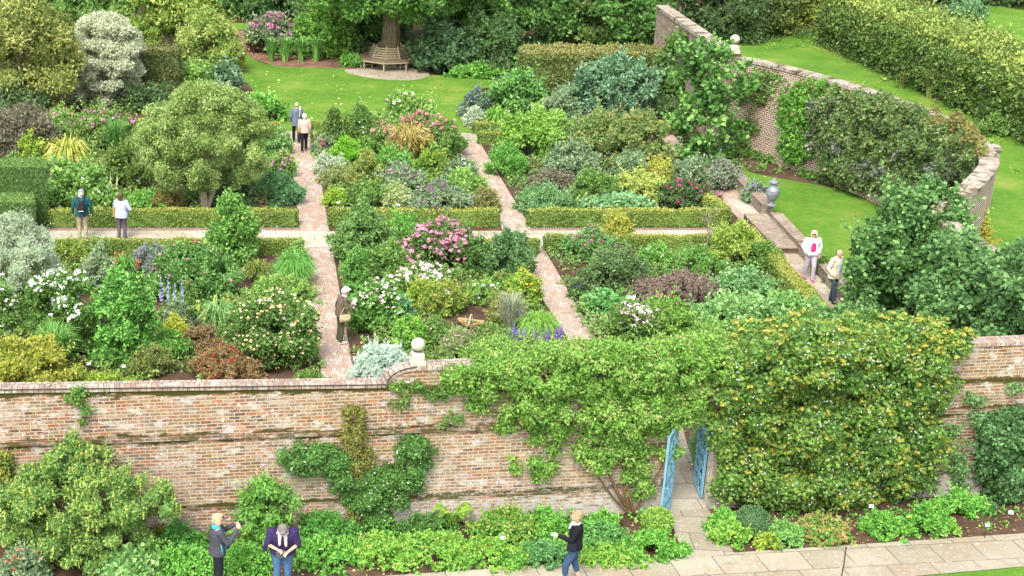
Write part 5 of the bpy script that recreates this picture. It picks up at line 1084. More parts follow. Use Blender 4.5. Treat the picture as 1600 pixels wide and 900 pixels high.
S('perennial', 'red-leaved low shrub behind the front wall, left of the cream rose', 'plant', 352, 604, 116, 545, ['5c5830', '846448', 'a06858', '8c8454', 'b85c54'], 'dome', lp=3, fl=(REDF, 36, 1.8, 5, .6))
S('perennial', 'orange-brown tinted leaves above the red-leaved shrub', 'plant', 325, 556, 90, 516, P_red, 'dome')
S('perennial', 'grey-green plant with mauve flowers left of the cream rose', 'plant', 388, 565, 48, 528, P_blue, 'dome', fl=(LAV, 14, 1.8, 6, .7))
S('shrub', 'yellow-leaved shrub in the bottom left corner of the front left bed', 'shrub', 45, 625, 140, 530, P_yel, lp=3.6, dens=1.05)
grass('fennel', 'feathery green upright clump above the yellow-leaved shrub', 'plant', 85, 590, 84, 503, ['2c6c1c', '449030', '6cb04c', '94c86c'], n=700, bw=1.4, arch=.4)
S('perennial', 'olive-yellow bush to the right of the young tree foot', 'plant', 238, 592, 62, 542, P_oliv, dens=.9)
S('perennial', 'blue-grey mound at the left edge under the white phlox', 'plant', 12, 562, 56, 505, P_blue, 'dome')
S('perennial', 'low bright plants on the bed edge against the wall, left part', 'plant', 160, 612, 130, 588, P_lime, 'dome', depth=.3)
S('perennial', 'small green mat by the wall at the foot of the west path', 'plant', 482, 604, 50, 584, P_mid, 'dome')
# ---------------------------------------------------------------- bed front middle
S('shrub_rose', 'tall lax green rose overhanging the crossing right of the west path', 'shrub', 565, 428, 90, 318, ['345c28', '4c803a', '70a054', '98bc78'], lp=3.4, dens=1.0, rc=.2)
S('shrub_rose', 'fresh green bush right of the tall lax rose', 'shrub', 632, 410, 84, 336, P_brt, dens=.95)
S('shrub_rose', 'dark green rose filling the middle bed above the pale anemones', 'shrub', 600, 466, 104, 382, P_mid, lp=3.6, dens=1.1)
S('shrub_rose', 'light green bush leaning to the west path behind the white-haired reader', 'shrub', 558, 468, 46, 392, ['3c7c30', '5a9c44', '84bc60'], dens=1.0)
S('joe_pye_weed', 'mass of mauve-pink rounded flower heads in the middle bed', 'plant', 688, 430, 122, 350, ['2c5020', '447030', '648c44'], lp=3.8, fl=(['a06078', 'b0748c', 'c08c9c', 'cc9cac'], 190, 3.4, 24, .5))
S('anemone', 'drift of white-pink anemones below the mauve heads', 'plant', 652, 478, 140, 416, P_mid, lp=3.6, fl=(PINKW, 150, 2.2, 6, .8))
S('anemone', 'pink-white anemone clump the reader is bending to', 'plant', 584, 528, 82, 446, ['24581c', '3c7a28', '5a9838', '80b450'], lp=4.2, asp=.7, dens=1.15, fl=(PINKW, 90, 2.7, 7, .7))
S('broad_leaved_plant', 'big blue-green leaves right of the reader\'s anemones', 'plant', 622, 512, 48, 470, ['3c7c54', '54946c', '7cb490'], 'dome', lp=6.5, asp=.85)
S('rose_dome', 'dense dark green pyramid right of the mauve heads', 'shrub', 744, 432, 48, 372, ['1e4a1c', '306628', '4a8038', '6c9c50'], 'column')
S('shrub', 'dark rounded green shrub by the middle path crossing', 'shrub', 792, 440, 76, 364, ['24502c', '3a6c40', '5a8c58', '80a878'], lp=3.4, dens=1.1)
S('perennial', 'lime-yellow flowered plants beside the middle path', 'plant', 816, 490, 62, 424, ['4c7c20', '6c9c2c', '94b83c', 'b8c85c'], lp=3.2, fl=(YEL, 40, 1.4, 5, .6))
S('perennial', 'small plant with scarlet flowers left of the lime-yellow ones', 'plant', 782, 470, 44, 428, P_mid, fl=(REDF, 9, 2, 7, .7))
S('shrub_rose', 'white-flowered rose left of the scarlet flowers', 'shrub', 756, 480, 66, 440, P_light, fl=(WHITE, 16, 2.6, 9, .7))
S('shrub_rose', 'yellow-tinged rose left of the gardener\'s basket', 'shrub', 690, 498, 78, 444, ['4c7024', '6c902e', '98ac48', 'c0b458'], fl=(PINKW, 5, 2.2, 8, .6))
S('shrub_rose', 'apricot-tinted rose right of the gardener\'s basket', 'shrub', 786, 508, 54, 458, ['54742c', '789040', 'a0a85c', 'c4a070'], dens=.9)
S('shrub_rose', 'green bush between the anemones and the yellow-tinged rose', 'shrub', 655, 488, 46, 440, P_lime)
S('sapling', 'lime shrubby sapling right of the silvery mat', 'shrub', 642, 555, 56, 496, ['3c8428', '5aa438', '84c450', 'a8c84c'], lp=3.4)
S('perennial', 'soft green plant with pink heads above the stone ball', 'plant', 680, 548, 50, 500, P_mid, fl=(PINKW, 8, 2, 7, .8))
grass('grass_clump', 'wispy buff grass right of the gardener\'s basket', 'grass', 800, 532, 62, 456, ['7c8c68', '98a084', 'b0b09c', 'a49ca0'], n=500, bw=1.1, arch=.35)
grass('fountain_grass', 'bright green fountain grass in the middle bed by the vine', 'grass', 844, 540, 78, 482, ['4c8c1c', '68ac2c', '8cc44c', 'a8d068'], n=1500, bw=1.3, arch=.95)
spires('salvia', 'purple salvia spikes in front of the fountain grass by the vine', 'plant', 856, 552, 52, 510, P_light, PURP, n=26, fr=1.3)
spires('salvia', 'lavender-purple spikes in front of the wispy buff grass', 'plant', 815, 548, 48, 504, P_light, ['7c6cac', '948cc0'], n=20, fr=1.2)
S('artemisia', 'bright silver-white mat at the foot of the west path', 'plant', 597, 604, 90, 538, P_silv2, 'dome', lp=4.6, asp=.28, dens=1.2, rc=.22)
S('perennial', 'pink-dotted airy green plant above the stone ball to the right', 'plant', 718, 566, 78, 520, ['64844c', '84a064', 'a4b47c', 'b09c8c'], 'dome', dens=.9, fl=(PINKW, 18, 1.2, 4, .7))
S('perennial', 'green leafy plants just behind the wall right of the stone ball', 'plant', 770, 576, 110, 532, P_light, 'dome')
S('perennial', 'fresh green shoots behind the wall vine in the middle', 'plant', 870, 575, 110, 536, P_light, 'dome', depth=.5)
# ---------------------------------------------------------------- bed front right
S('perennial', 'green bush with rosy spires at the left end of the front right bed', 'plant', 916, 412, 74, 360, ['3c6c34', '549048', '7cac68'], lp=3.2, fl=(['a84c74', 'b86c90', 'c890a8'], 44, 2.2, 8, .6))
S('shrub', 'yellow-green shrub in front of the box hedge by the rosy spires', 'shrub', 962, 390, 52, 338, P_yel)
S('perennial', 'mauve-pink flower haze right of the rosy spires', 'plant', 950, 402, 44, 372, P_mid, fl=(MAUVE, 26, 2.2, 8, .8))
S('shrub', 'dark grey-green domed shrub in the front right bed', 'shrub', 960, 464, 106, 392, ['2c4c2c', '42683e', '608454', '88a074'], lp=3.2, dens=1.25)
S('perennial', 'violet flowers at the path edge below the dark dome', 'plant', 902, 468, 30, 440, P_dk, 'dome', fl=(['44308c', '5c48a8'], 30, 1.8, 7, .6))
S('perennial', 'rounded apple-green leafy plant beside the middle path', 'plant', 944, 494, 62, 462, ['2c7c38', '44984a', '68b464', '94cc88'], 'dome', lp=5, asp=.85, dens=1.15)
S('anemone', 'pale pink anemones at the corner of the middle path by the vine', 'plant', 985, 540, 80, 470, P_mid, lp=3.8, fl=(PINKW, 110, 2.6, 7, .65))
S('shrub_rose', 'lime-green rose with a few deep pink blooms beside the pale anemones', 'shrub', 1035, 530, 96, 468, ['3c7424', '5c9434', '88b84c', 'acd070'], lp=3.6, fl=(['c83c74', 'dc6494'], 8, 2.8, 10, .6))
S('sedum', 'plum-coloured spreading plant in the front right bed', 'plant', 1060, 490, 160, 432, ['543844', '704c5c', '8c6474', 'a07c88', '746c58'], 'dome', lp=2.8, dens=1.15)
S('rose_sapling', 'small upright green shrub above the plum-coloured plant', 'shrub', 1082, 456, 78, 390, ['3c7428', '58943c', '80b058'], dens=.9)
S('shrub', 'yellow-green shrub with bare branch beside the east hedge', 'shrub', 1140, 420, 76, 344, ['587c24', '7ca034', 'a4bc4c', 'c4d070'], dens=.85, stems=True)
S('perennial', 'small white-flowered green plant in front of the box hedge', 'plant', 1024, 412, 46, 386, P_brt, 'dome', fl=(WHITE, 10, 2, 6, .7))
S('perennial', 'low green plants on the soil right of the white-flowered one', 'plant', 1030, 438, 60, 416, P_mid, 'dome', dens=.8)
S('perennial', 'jagged light green clump below the east hedge', 'plant', 1160, 478, 96, 422, ['3c7c3c', '589c54', '84b878', 'a8cc9c'], 'dome', lp=4.8, asp=.45)
S('perennial', 'green clump at the foot of the diagonal east hedge', 'plant', 1190, 425, 66, 382, P_mid, 'dome')
S('perennial', 'broad soft green leaves between the plum plant and the creamy climber', 'plant', 1150, 528, 150, 470, ['3c7c38', '5c9c4c', '88b86c', 'acd090'], 'dome', lp=5, asp=.7)
S('perennial', 'bright leafy mass beside the walking pair, inside the hedge', 'plant', 1228, 512, 110, 466, ['3c7c34', '5ca048', '84bc64', 'acd088'], 'dome', lp=5, asp=.7, dens=1.1)
S('perennial', 'reddish-green low plant left of the fig shoots', 'plant', 1110, 545, 90, 510, P_light, 'dome')
S('lavender', 'purple-flowered edging plant beside the man in the cream jacket', 'plant', 1352, 505, 46, 462, P_blue, 'dome', lp=2.6, fl=(PURP, 36, 1.7, 6, .7))
S('perennial', 'small green plant with yellow flowers by the pink-topped woman', 'plant', 1283, 432, 26, 402, P_mid, 'dome', lp=2.6, fl=(YEL, 8, 1.8, 6, .8))
S('perennial', 'low green tuft at the kerb behind the pink-topped woman', 'plant', 1300, 446, 28, 418, P_dk, 'dome', lp=2.6)
S('iris', 'tall grassy leaves seen through the blue gateway', 'plant', 1100, 735, 40, 650, ['5c9c54', '7cb474', 'a0c898'], 'column', lp=6, asp=.15, dens=1.2)
# ---------------------------------------------------------------- unplanned green between the plants
cover('bed_undergrowth', 'low mixed foliage filling the left beds', [[(-60, 205), (440, 205), (462, 325), (-60, 325)], [(-60, 380), (470, 402), (500, 600), (-60, 600)]], ['3c6c28', '54883a', '78a44c', '9cb864', '8c8c54'], dens=5, hgt=.6, clump=.27, thr=-1.2)
cover('bed_undergrowth', 'low mixed foliage filling the middle beds', [[(492, 212), (702, 212), (778, 325), (512, 325)], [(530, 400), (800, 400), (890, 560), (560, 600)]], ['3c6428', '58843a', '7ca050', 'a0b468'], dens=5, hgt=.55, clump=.26, thr=-1.1)
cover('bed_undergrowth', 'low mixed foliage filling the right beds', [[(752, 212), (1020, 200), (1110, 325), (826, 325)], [(856, 395), (1150, 400), (1290, 520), (1300, 560), (945, 560)]], ['3c6830', '54883e', '78a054', '9cb474'], dens=4.5, hgt=.5, clump=.26, thr=-.9)
cover('border_undergrowth', 'low foliage under the shrubs at the far left', [[(-60, 150), (360, 120), (440, 185), (-60, 200)]], P_mid, dens=1.3, hgt=.4, clump=.4, thr=-.3)
cover('bed_weeds', 'scattered seedlings in the bed under the front wall', [[(230, 850), (1040, 805), (1060, 880), (730, 893), (230, 930)]], FB, dens=9, hgt=.22, clump=.19, thr=-.5)
cover('bed_weeds', 'scattered seedlings in the bed right of the gate path', [[(1110, 800), (1600, 768), (1600, 835), (1150, 862)]], FB, dens=2.4, hgt=.08, clump=.15, thr=0)
cover('hedge_foot_grass', 'thin green strip along the foot of the hedges', [[(76, 353), (466, 353), (466, 357), (76, 357)], [(826, 353), (1138, 353), (1138, 357), (826, 357)], [(515, 353), (778, 353), (778, 357), (515, 357)]], ['34602c', '4c8040', '70a05c'], dens=40, hgt=.06, clump=.07)
cover('crescent_bed_plants', 'low plants along the foot of the curved wall', [[(1120, 250), (1200, 262), (1320, 285), (1320, 292), (1200, 272), (1120, 262)]], P_mid, dens=3, hgt=.2, clump=.2, thr=0)
cover('outer_lawn_tufts', 'patches of longer coarse grass on the outer lawn', [[(1150, 70), (1290, 45), (1590, 200), (1590, 300), (1540, 210), (1400, 140), (1200, 95)]], ['5c8c28', '7ca838', 'a0b458'], dens=1.2, hgt=.05, clump=.16, thr=.5)
cover('tree_foot_plants', 'ivy and low growth in the shade under the back trees', [[(430, 60), (800, 75), (790, 118), (700, 112), (560, 100)], [(770, 100), (1040, 90), (1130, 60), (1140, 130), (800, 160)], [(1080, 40), (1300, 20), (1280, 60), (1120, 75)]], P_dk, dens=1.1, hgt=.5, clump=.5)
def leaflitter(name, label, poly, n, cols, L=.06):
    rng = rng_of(label); W2 = np.array([G(*q)[:2] for q in poly]); mn, mx = W2.min(0), W2.max(0); q = rng.uniform(mn, mx, (n * 3, 2)); ins = np.zeros(len(q), bool); j = len(W2) - 1
    for i in range(len(W2)):
        a, b = W2[i], W2[j]; ins ^= ((a[1] > q[:, 1]) != (b[1] > q[:, 1])) & (q[:, 0] < (b[0] - a[0]) * (q[:, 1] - a[1]) / (b[1] - a[1] + 1e-12) + a[0]); j = i
    q = q[ins][:n]; m = len(q); p = np.concatenate([q, np.full((m, 1), .045)], axis=1); d = unit(rng.normal(size=(m, 3)) * [1, 1, .15]); LL = L * rng.uniform(.6, 1.5, m)
    o = raw(name, quads(p, d, unit(rng.normal(size=(m, 3)) * .3 + [0, 0, 1]), LL, LL * .7), [qf(m)], leafmat(cols, 0), None, lv=rng.uniform(0, 1, m)); tag(o, label, kind='stuff')
leaflitter('fallen_leaves', 'pale fallen leaves scattered over the round lawn', [(380, 110), (540, 112), (700, 126), (720, 200), (500, 200), (420, 165)], 110, ['a88c4c', 'c8b070', 'd8c898'], .12)
leaflitter('fallen_leaves', 'dry fallen leaves and petals on the bed under the front wall', [(230, 850), (1040, 805), (1060, 880), (230, 930)], 900, ['8c7040', 'b09860', 'd0c090'], .05)
leaflitter('fallen_leaves', 'dry leaves on the soil right of the gate path', [(1110, 800), (1600, 768), (1600, 835), (1150, 862)], 500, ['8c6a40', 'a88c58', 'c8b080'], .045)
leaflitter('fallen_leaves', 'fallen leaves on the reddish mulch by the oak', [(340, 50), (430, 60), (540, 75), (540, 104), (400, 92)], 260, ['8c6a50', 'b09070', 'c8ac84'], .12)
leaflitter('fallen_petals', 'petals and bits of leaf on the brick paths', [(505, 598), (553, 598), (489, 212), (452, 212)], 200, ['c8b8a0', 'e4dcd0', '8ca060'], .035)
# ---------------------------------------------------------------- small things
bs = G(735, 512); t = thing('basket', 'gardener\'s wooden trug full of clippings on the soil of the middle bed', 'basket', (bs[0], bs[1], .012), math.radians(-20)); mb = MB(); n = 20
rg = [[Vector((.40 * s_ * math.cos(a), .23 * s_ * math.sin(a), z + .07 * abs(math.cos(a)) ** 2 * (z > .02))) for a in np.linspace(0, 2 * math.pi, n, endpoint=False)] for s_, z in ((.45, 0), (.8, .06), (1, .17), (.94, .17), (.7, .06))]
for i in range(4):
    for k in range(n): j = (k + 1) % n; mb.face([rg[i][k], rg[i][j], rg[i + 1][j], rg[i + 1][k]])
mb.face(rg[0][::-1]); mb.face(rg[4]); M_trug = plain('trug_wood', 'b89a68', .7); mb.build('body', M_trug, t, smooth=False)
mb = MB(); tube(mb, [(0, .23 * math.cos(a), .17 + .22 * math.sin(a)) for a in np.linspace(0, math.pi, 12)], .018, 6); mb.build('handle', plain('pale_wood', 'dccaa0', .7), t)
rng = rng_of('clip'); p = rng.normal(size=(160, 3)) * [.16, .09, .03] + [0, 0, .13]; raw('clippings', quads(p, unit(rng.normal(size=(160, 3))), unit(rng.normal(size=(160, 3)) + [0, 0, 1]), np.full(160, .08), np.full(160, .05)), [qf(160)], leafmat(['5c5c38', '8c7a50', 'b8a890']), t, lv=rng.uniform(0, 1, 160))['kind'] = 'stuff'
def label_stake(lb, cx, yb, h=.32):
    t = thing('plant_label', lb, 'plant label', G(cx, yb), random.Random(lb).uniform(-.3, .3), 'metal plant labels'); mb = MB(); mb.box((0, 0, h / 2), (.012, .012, h)); mb.build('stake', M_wire, t); mb = MB(); mb.box((0, -.01, h + .02), (.10, .008, .07), Matrix.Rotation(-.6, 3, 'X')); mb.build('plate', M_metal, t)
for lb, x, y in [('little label stake in the soil left of the blue-green ball bush\'s far right neighbour, under the climbing hydrangea', 1358, 822)][:0] + [('label under the left part of the climbing hydrangea', 1358, 812), ('label below the thin creeper on the wall', 1458, 780), ('label on the soil by the lower right evergreen', 1575, 822), ('label at the foot of the bright green young tree', 194, 590), ('label left of the bright green young tree', 140, 586), ('label by the small lime cushion at the hedge', 528, 330), ('label among the clumps left of the walking man', 762, 836), ('label left of the walking man near the wall foot', 784, 862), ('label beside the round bed edge of the middle path', 794, 276), ('label by the magenta asters behind the hedge', 622, 334), ('label near the right end of the front wall bed', 1538, 842)]: label_stake(lb, x, y)
t = thing('cable', 'thin dark cable lying across the flagstones at the bottom', 'cable', G(1318, 880)); g_ = G(1318, 880); mb = MB(); tube(mb, [Vector(G(x, y)) - Vector(g_) + Vector((0, 0, .038)) for x, y in [(1322, 857), (1320, 870), (1318, 885), (1314, 905), (1310, 925)]], .012, 5); mb.build('cord', M_wire, t)
# bare branch of the shrub by the east hedge
t = thing('bare_branch', 'bare grey twiggy branch standing over the box hedge by the east path', 'branch', G(1100, 400)); mb = MB(); r_ = random.Random(7)
def twig(p, d, L, r, k):
    q = p + d * L; tube(mb, [p, p.lerp(q, .5) + Vector((r_.uniform(-.03, .03), 0, .02)), q], [r, r * .8, r * .55], 5)
    if k > 0:
        for _ in range(3): twig(p.lerp(q, r_.uniform(.5, 1)), (d + Vector((r_.uniform(-.8, .8), r_.uniform(-.5, .5), r_.uniform(-.1, .5)))).normalized(), L * r_.uniform(.5, .8), r * .5, k - 1)
twig(Vector((0, 0, 0)), Vector((.12, 0, 1)).normalized(), 1.0, .03, 3); mb.build('twigs', plain('grey_twig', '8c8274', .9), t)

# ---------------------------------------------------------------- people
def cloth(nm, hx, var=.12, f=.8, stripes=None):
    key = ('cl', nm, hx)
    if key in _pm: return _pm[key]
    m, t, o = newmat(nm); tc = t.nodes.new('ShaderNodeTexCoord').outputs['Object']; n1 = noise(t, 7, tc, 4); n2 = noise(t, 60, tc, 2); base = lin(hx, f)
    c = ramp(t, [(0.3, tuple(x * (1 - var) for x in base[:3])), (0.7, tuple(min(1, x * (1 + var)) for x in base[:3]))], n1)
    if stripes:
        b = t.nodes.new('ShaderNodeTexBrick'); b.inputs['Scale'].default_value = 1; b.inputs['Brick Width'].default_value = .05; b.inputs['Row Height'].default_value = .04; b.inputs['Mortar Size'].default_value = .008
        b.inputs['Color1'].default_value = lin(hx, f); b.inputs['Color2'].default_value = lin(stripes, f); b.inputs['Mortar'].default_value = lin('e8ecf0', f)
        mp = N(t, 'ShaderNodeMapping'); mp.inputs['Rotation'].default_value = (math.pi / 2, 0, 0); t.links.new(tc, mp.inputs[0]); t.links.new(mp.outputs[0], b.inputs['Vector']); c = b.outputs['Color']
    ad = N(t, 'ShaderNodeMath', operation='MULTIPLY_ADD'); t.links.new(n1, ad.inputs[0]); ad.inputs[1].default_value = 2.5; t.links.new(n2, ad.inputs[2])
    surf(t, o, c, .85, ad.outputs[0], .5, .02, .2); _pm[key] = m; return m
SKIN = plain('skin', 'd0a890', .55, .8, .06, 8, .05)
def _sphere(n=10):
    V = [(0, 0, 1)]; F = []
    for i in range(1, n):
        for k in range(2 * n): V.append((math.sin(math.pi * i / n) * math.cos(math.pi * k / n), math.sin(math.pi * i / n) * math.sin(math.pi * k / n), math.cos(math.pi * i / n)))
    V.append((0, 0, -1)); m = 2 * n
    for k in range(m): F.append((0, 1 + k, 1 + (k + 1) % m))
    for i in range(n - 2):
        for k in range(m): a = 1 + i * m + k; b = 1 + i * m + (k + 1) % m; F.append((a, a + m, b + m, b))
    for k in range(m): F.append((len(V) - 1, 1 + (n - 2) * m + (k + 1) % m, 1 + (n - 2) * m + k))
    return V, F
SPH = _sphere()
class Clay:
    """overlapping closed lumps, fused into one continuous surface by a voxel remesh"""
    def __init__(s): s.V = []; s.F = []
    def ell(s, c, r, R=None):
        i = len(s.V); c = Vector(c); r = r if isinstance(r, (tuple, list)) else (r, r, r)
        for v in SPH[0]:
            p = Vector((v[0] * r[0], v[1] * r[1], v[2] * r[2])); s.V.append(tuple((R @ p if R is not None else p) + c))
        s.F += [tuple(k + i for k in f) for f in SPH[1]]
    def cone(s, a, b, ra, rb, fl=1.0, n=12):
        """tapered limb with round ends; fl flattens across local y"""
        a, b = Vector(a), Vector(b); d = (b - a); L = d.length
        k = max(2, int(L / (min(ra, rb) * .55)) + 1)
        R = d.to_track_quat('Z', 'Y').to_matrix()
        i = len(s.V); prof = []
        for j in range(5): t_ = math.pi / 2 * (1 - j / 4); prof.append((-ra * math.sin(t_), ra * math.cos(t_)))
        for j in range(0, 5): t_ = math.pi / 2 * j / 4; prof.append((L + rb * math.sin(t_), rb * math.cos(t_)))
        for z, r in prof:
            r = max(r, .0008)
            for q in range(n): s.V.append(tuple(a + R @ Vector((r * math.cos(2 * math.pi * q / n), r * fl * math.sin(2 * math.pi * q / n), z))))
        m = len(prof)
        for j in range(m - 1):
            for q in range(n): a_ = i + j * n + q; b_ = i + j * n + (q + 1) % n; s.F.append((a_, b_, b_ + n, a_ + n))
        s.F.append(tuple(i + q for q in range(n))[::-1]); s.F.append(tuple(i + (m - 1) * n + q for q in range(n)))
    def loft(s, rings, n=20):
        """rings: (centre, rx, ry[, tilt]) bottom to top, closed"""
        i = len(s.V); m = len(rings)
        for rg in rings:
            c = Vector(rg[0]); tl = rg[3] if len(rg) > 3 else 0; R = Matrix.Rotation(tl, 3, 'X')
            for q in range(n):
                a_ = 2 * math.pi * q / n; ca, sa = math.cos(a_), math.sin(a_); e = .85
                s.V.append(tuple(c + R @ Vector((rg[1] * math.copysign(abs(ca) ** e, ca), rg[2] * math.copysign(abs(sa) ** e, sa), 0))))
        for j in range(m - 1):
            for q in range(n): a_ = i + j * n + q; b_ = i + j * n + (q + 1) % n; s.F.append((a_, b_, b_ + n, a_ + n))
        s.F.append(tuple(i + q for q in range(n))[::-1]); s.F.append(tuple(i + (m - 1) * n + q for q in range(n)))
    def build(s, name, mat, parent, vox=.012, sm=2):
        me = bpy.data.meshes.new(name); me.from_pydata(s.V, [], s.F); me.update(); o = bpy.data.objects.new(name, me); COL.objects.link(o)
        r = o.modifiers.new('r', 'REMESH'); r.mode = 'VOXEL'; r.voxel_size = vox; r.use_smooth_shade = True
        if sm: k = o.modifiers.new('s', 'SMOOTH'); k.factor = .5; k.iterations = sm
        dg = bpy.context.evaluated_depsgraph_get(); dg.update(); me2 = bpy.data.meshes.new_from_object(o.evaluated_get(dg)); me2.name = name
        bpy.data.objects.remove(o); o = bpy.data.objects.new(name, me2); me2.materials.clear(); me2.materials.append(mat); link(o, parent); return o
def hand(cl, w, d, up, grip=.5, sd=1, sc=1.0):
    """palm at wrist w pointing along d; up = back of the hand; fingers curl away from up"""
    w, d, up = Vector(w), Vector(d).normalized(), Vector(up).normalized(); s_ = d.cross(up).normalized(); up = s_.cross(d).normalized()
    R = Matrix((s_, d, up)).transposed(); cl.ell(w + d * .05 * sc, (.040 * sc, .05 * sc, .017 * sc), R)
    for i, (x, L) in enumerate(((-.030, .062), (-.010, .072), (.010, .068), (.029, .054))):
        b = w + d * .085 * sc + s_ * x * sc; a1 = grip * .9; q1 = b + (d * math.cos(a1) - up * math.sin(a1)) * L * .5 * sc; a2 = grip * 2.0; q2 = q1 + (d * math.cos(a2) - up * math.sin(a2)) * L * .5 * sc
        cl.cone(b - d * .02 * sc, q1, .0095 * sc, .0085 * sc, n=8); cl.cone(q1, q2, .0085 * sc, .007 * sc, n=8)
    t0 = w + d * .03 * sc + s_ * sd * -.034 * sc; t1 = t0 + (d * .7 - s_ * sd * .6 - up * .3).normalized() * .04 * sc; t2 = t1 + (d * .9 - up * .5 * grip).normalized() * .03 * sc
    cl.cone(t0, t1, .012 * sc, .0105 * sc, n=8); cl.cone(t1, t2, .0105 * sc, .008 * sc, n=8)
def person(label, px, py, yaw, height, top, trou, shoe='3a3430', hair='8a6a4c', hairstyle='short', J={}, width=1.0, topkind='jacket', hem=.80, sleeve='long', group=None, headyaw=0, headpitch=0, grips=(.5, .5), trlen=.10, skin=None, inner=None):
    g = G(px, py); k = height / 1.70; root = thing('person', label, 'person', (g[0], g[1], .032), math.radians(yaw), group); root.scale = (k * 1.07, k * 1.07, k)
    j = dict(pel=(0, 0, .94), wai=(0, 0, 1.08), che=(0, 0, 1.27), nek=(0, -.01, 1.44), hd=(0, .02, 1.575), sL=(-.175, 0, 1.385), sR=(.175, 0, 1.385), eL=(-.225, -.03, 1.12), eR=(.225, -.03, 1.12), wL=(-.235, .04, .89), wR=(.235, .04, .89),
             hL=(-.085, 0, .90), hR=(.085, 0, .90), kL=(-.095, .025, .50), kR=(.095, .025, .50), aL=(-.10, -.02, .085), aR=(.10, -.02, .085)); j.update(J); V = {a: Vector(b) for a, b in j.items()}; w = width; sk = skin or SKIN
    tilt = math.atan2(V['nek'].y - V['pel'].y, V['nek'].z - V['pel'].z)
    def lf(a, b, t_): return V[a].lerp(V[b], t_)
    # body
    b = Clay(); b.loft([(V['pel'] - Vector((0, 0, .10)), .13 * w, .095 * w), (V['pel'], .155 * w, .11 * w), (V['wai'], .13 * w, .095 * w, -tilt * .5), (V['che'], .155 * w, .105 * w, -tilt), (lf('che', 'nek', .7), .15 * w, .08 * w, -tilt), (lf('che', 'nek', .95), .07, .06, -tilt)])
    HR = Matrix.Rotation(math.radians(headyaw), 3, 'Z') @ Matrix.Rotation(math.radians(-headpitch), 3, 'X'); h = V['hd']
    b.cone(V['nek'] - Vector((0, 0, .05)), h - HR @ Vector((0, .0, .05)), .056, .050)
    b.ell(h + HR @ Vector((0, -.008, .02)), (.074, .092, .098), HR); b.ell(h + HR @ Vector((0, .022, -.045)), (.056, .062, .062), HR); b.ell(h + HR @ Vector((0, .055, -.088)), (.024, .022, .018), HR)
    b.cone(h + HR @ Vector((0, .086, .012)), h + HR @ Vector((0, .106, -.026)), .010, .016, n=8); b.ell(h + HR @ Vector((0, .078, -.058)), (.024, .012, .009), HR)
    for s_ in (-1, 1): b.ell(h + HR @ Vector((s_ * .074, -.01, -.01)), (.010, .022, .032), HR); b.ell(h + HR @ Vector((s_ * .030, .078, .022)), (.022, .012, .009), HR)
    for s_, S_ in ((-1, 'L'), (1, 'R')):
        b.cone(V['s' + S_], V['e' + S_], .048 * w, .038); b.cone(V['e' + S_], V['w' + S_], .038, .026); d = (V['w' + S_] - V['e' + S_]).normalized(); up = Vector((s_, 0, .2)) if abs(d.z) > .6 else Vector((0, 0, 1))
        hand(b, V['w' + S_], d, up, grips[0 if s_ < 0 else 1], s_)
        b.cone(V['h' + S_], V['k' + S_], .078 * w, .052); b.cone(V['k' + S_], V['a' + S_], .052, .034); b.cone(V['a' + S_] - Vector((0, 0, .02)), V['a' + S_] + Vector((s_ * .015, .13, -.055)), .036, .028)
    b.build('body', sk, root, .0095, 2)
    # trousers
    t = Clay(); t.loft([(V['pel'] - Vector((0, 0, .13)), .14 * w, .105 * w), (V['pel'] - Vector((0, 0, .03)), .172 * w, .125 * w), (V['wai'] - Vector((0, 0, .06)), .145 * w, .108 * w)])
    for S_ in 'LR':
        an = V['k' + S_].lerp(V['a' + S_], 1 - (trlen - .085) / .42 if trlen > .11 else 1.0); t.cone(V['h' + S_], V['k' + S_], .094 * w, .070); t.cone(V['k' + S_], an, .070, .056)
    t.build('trousers', cloth('trousers', trou), root, .013, 2)
    for s_, S_ in ((-1, 'L'), (1, 'R')):
        f = Clay(); a = V['a' + S_]; f.cone(a + Vector((0, -.02, -.045)), a + Vector((s_ * .018, .15, -.048)), .042, .036, .9); f.cone(a, a + Vector((0, .02, -.03)), .045, .045); f.build('shoe', cloth('shoe', shoe), root, .010, 1)
    # top
    c = Clay(); hz_ = Vector((0, 0, hem)) if isinstance(hem, float) else Vector(hem); pb = Vector((V['pel'].x, V['pel'].y, hz_.z))
    c.loft([(pb, .182 * w, .142 * w), (V['pel'] + Vector((0, 0, .02)), .182 * w, .138 * w), (V['wai'], .162 * w, .125 * w, -tilt * .5), (V['che'], .180 * w, .130 * w, -tilt), (lf('che', 'nek', .62), .172 * w, .105 * w, -tilt), (lf('che', 'nek', .9), .085, .075, -tilt), (lf('che', 'nek', 1.05), .066, .066, -tilt)])
    for S_ in 'LR':
        c.cone(V['s' + S_], V['e' + S_], .068 * w, .056)
        if sleeve == 'long': c.cone(V['e' + S_], V['e' + S_].lerp(V['w' + S_], .93), .056, .044)
        elif sleeve == 'elbow': c.cone(V['s' + S_], V['e' + S_], .072 * w, .064)
    c.build(topkind, cloth(topkind, top), root, .012, 2)
    if inner:     # a strip of shirt seen between open jacket fronts, following the chest
        i_ = Clay(); q = V['che']; yy = .128 * w; i_.loft([(V['wai'] + Vector((0, .125 * w - .02, -.20)), .075, .02), (V['wai'] + Vector((0, .125 * w - .012, 0)), .085, .028), (q + Vector((0, yy - .018, 0)), .075, .028), (lf('che', 'nek', .8) + Vector((0, .07, 0)), .045, .022)]); i_.build('shirt', inner, root, .008, 1)
    hm = cloth('hair', hair, .3)
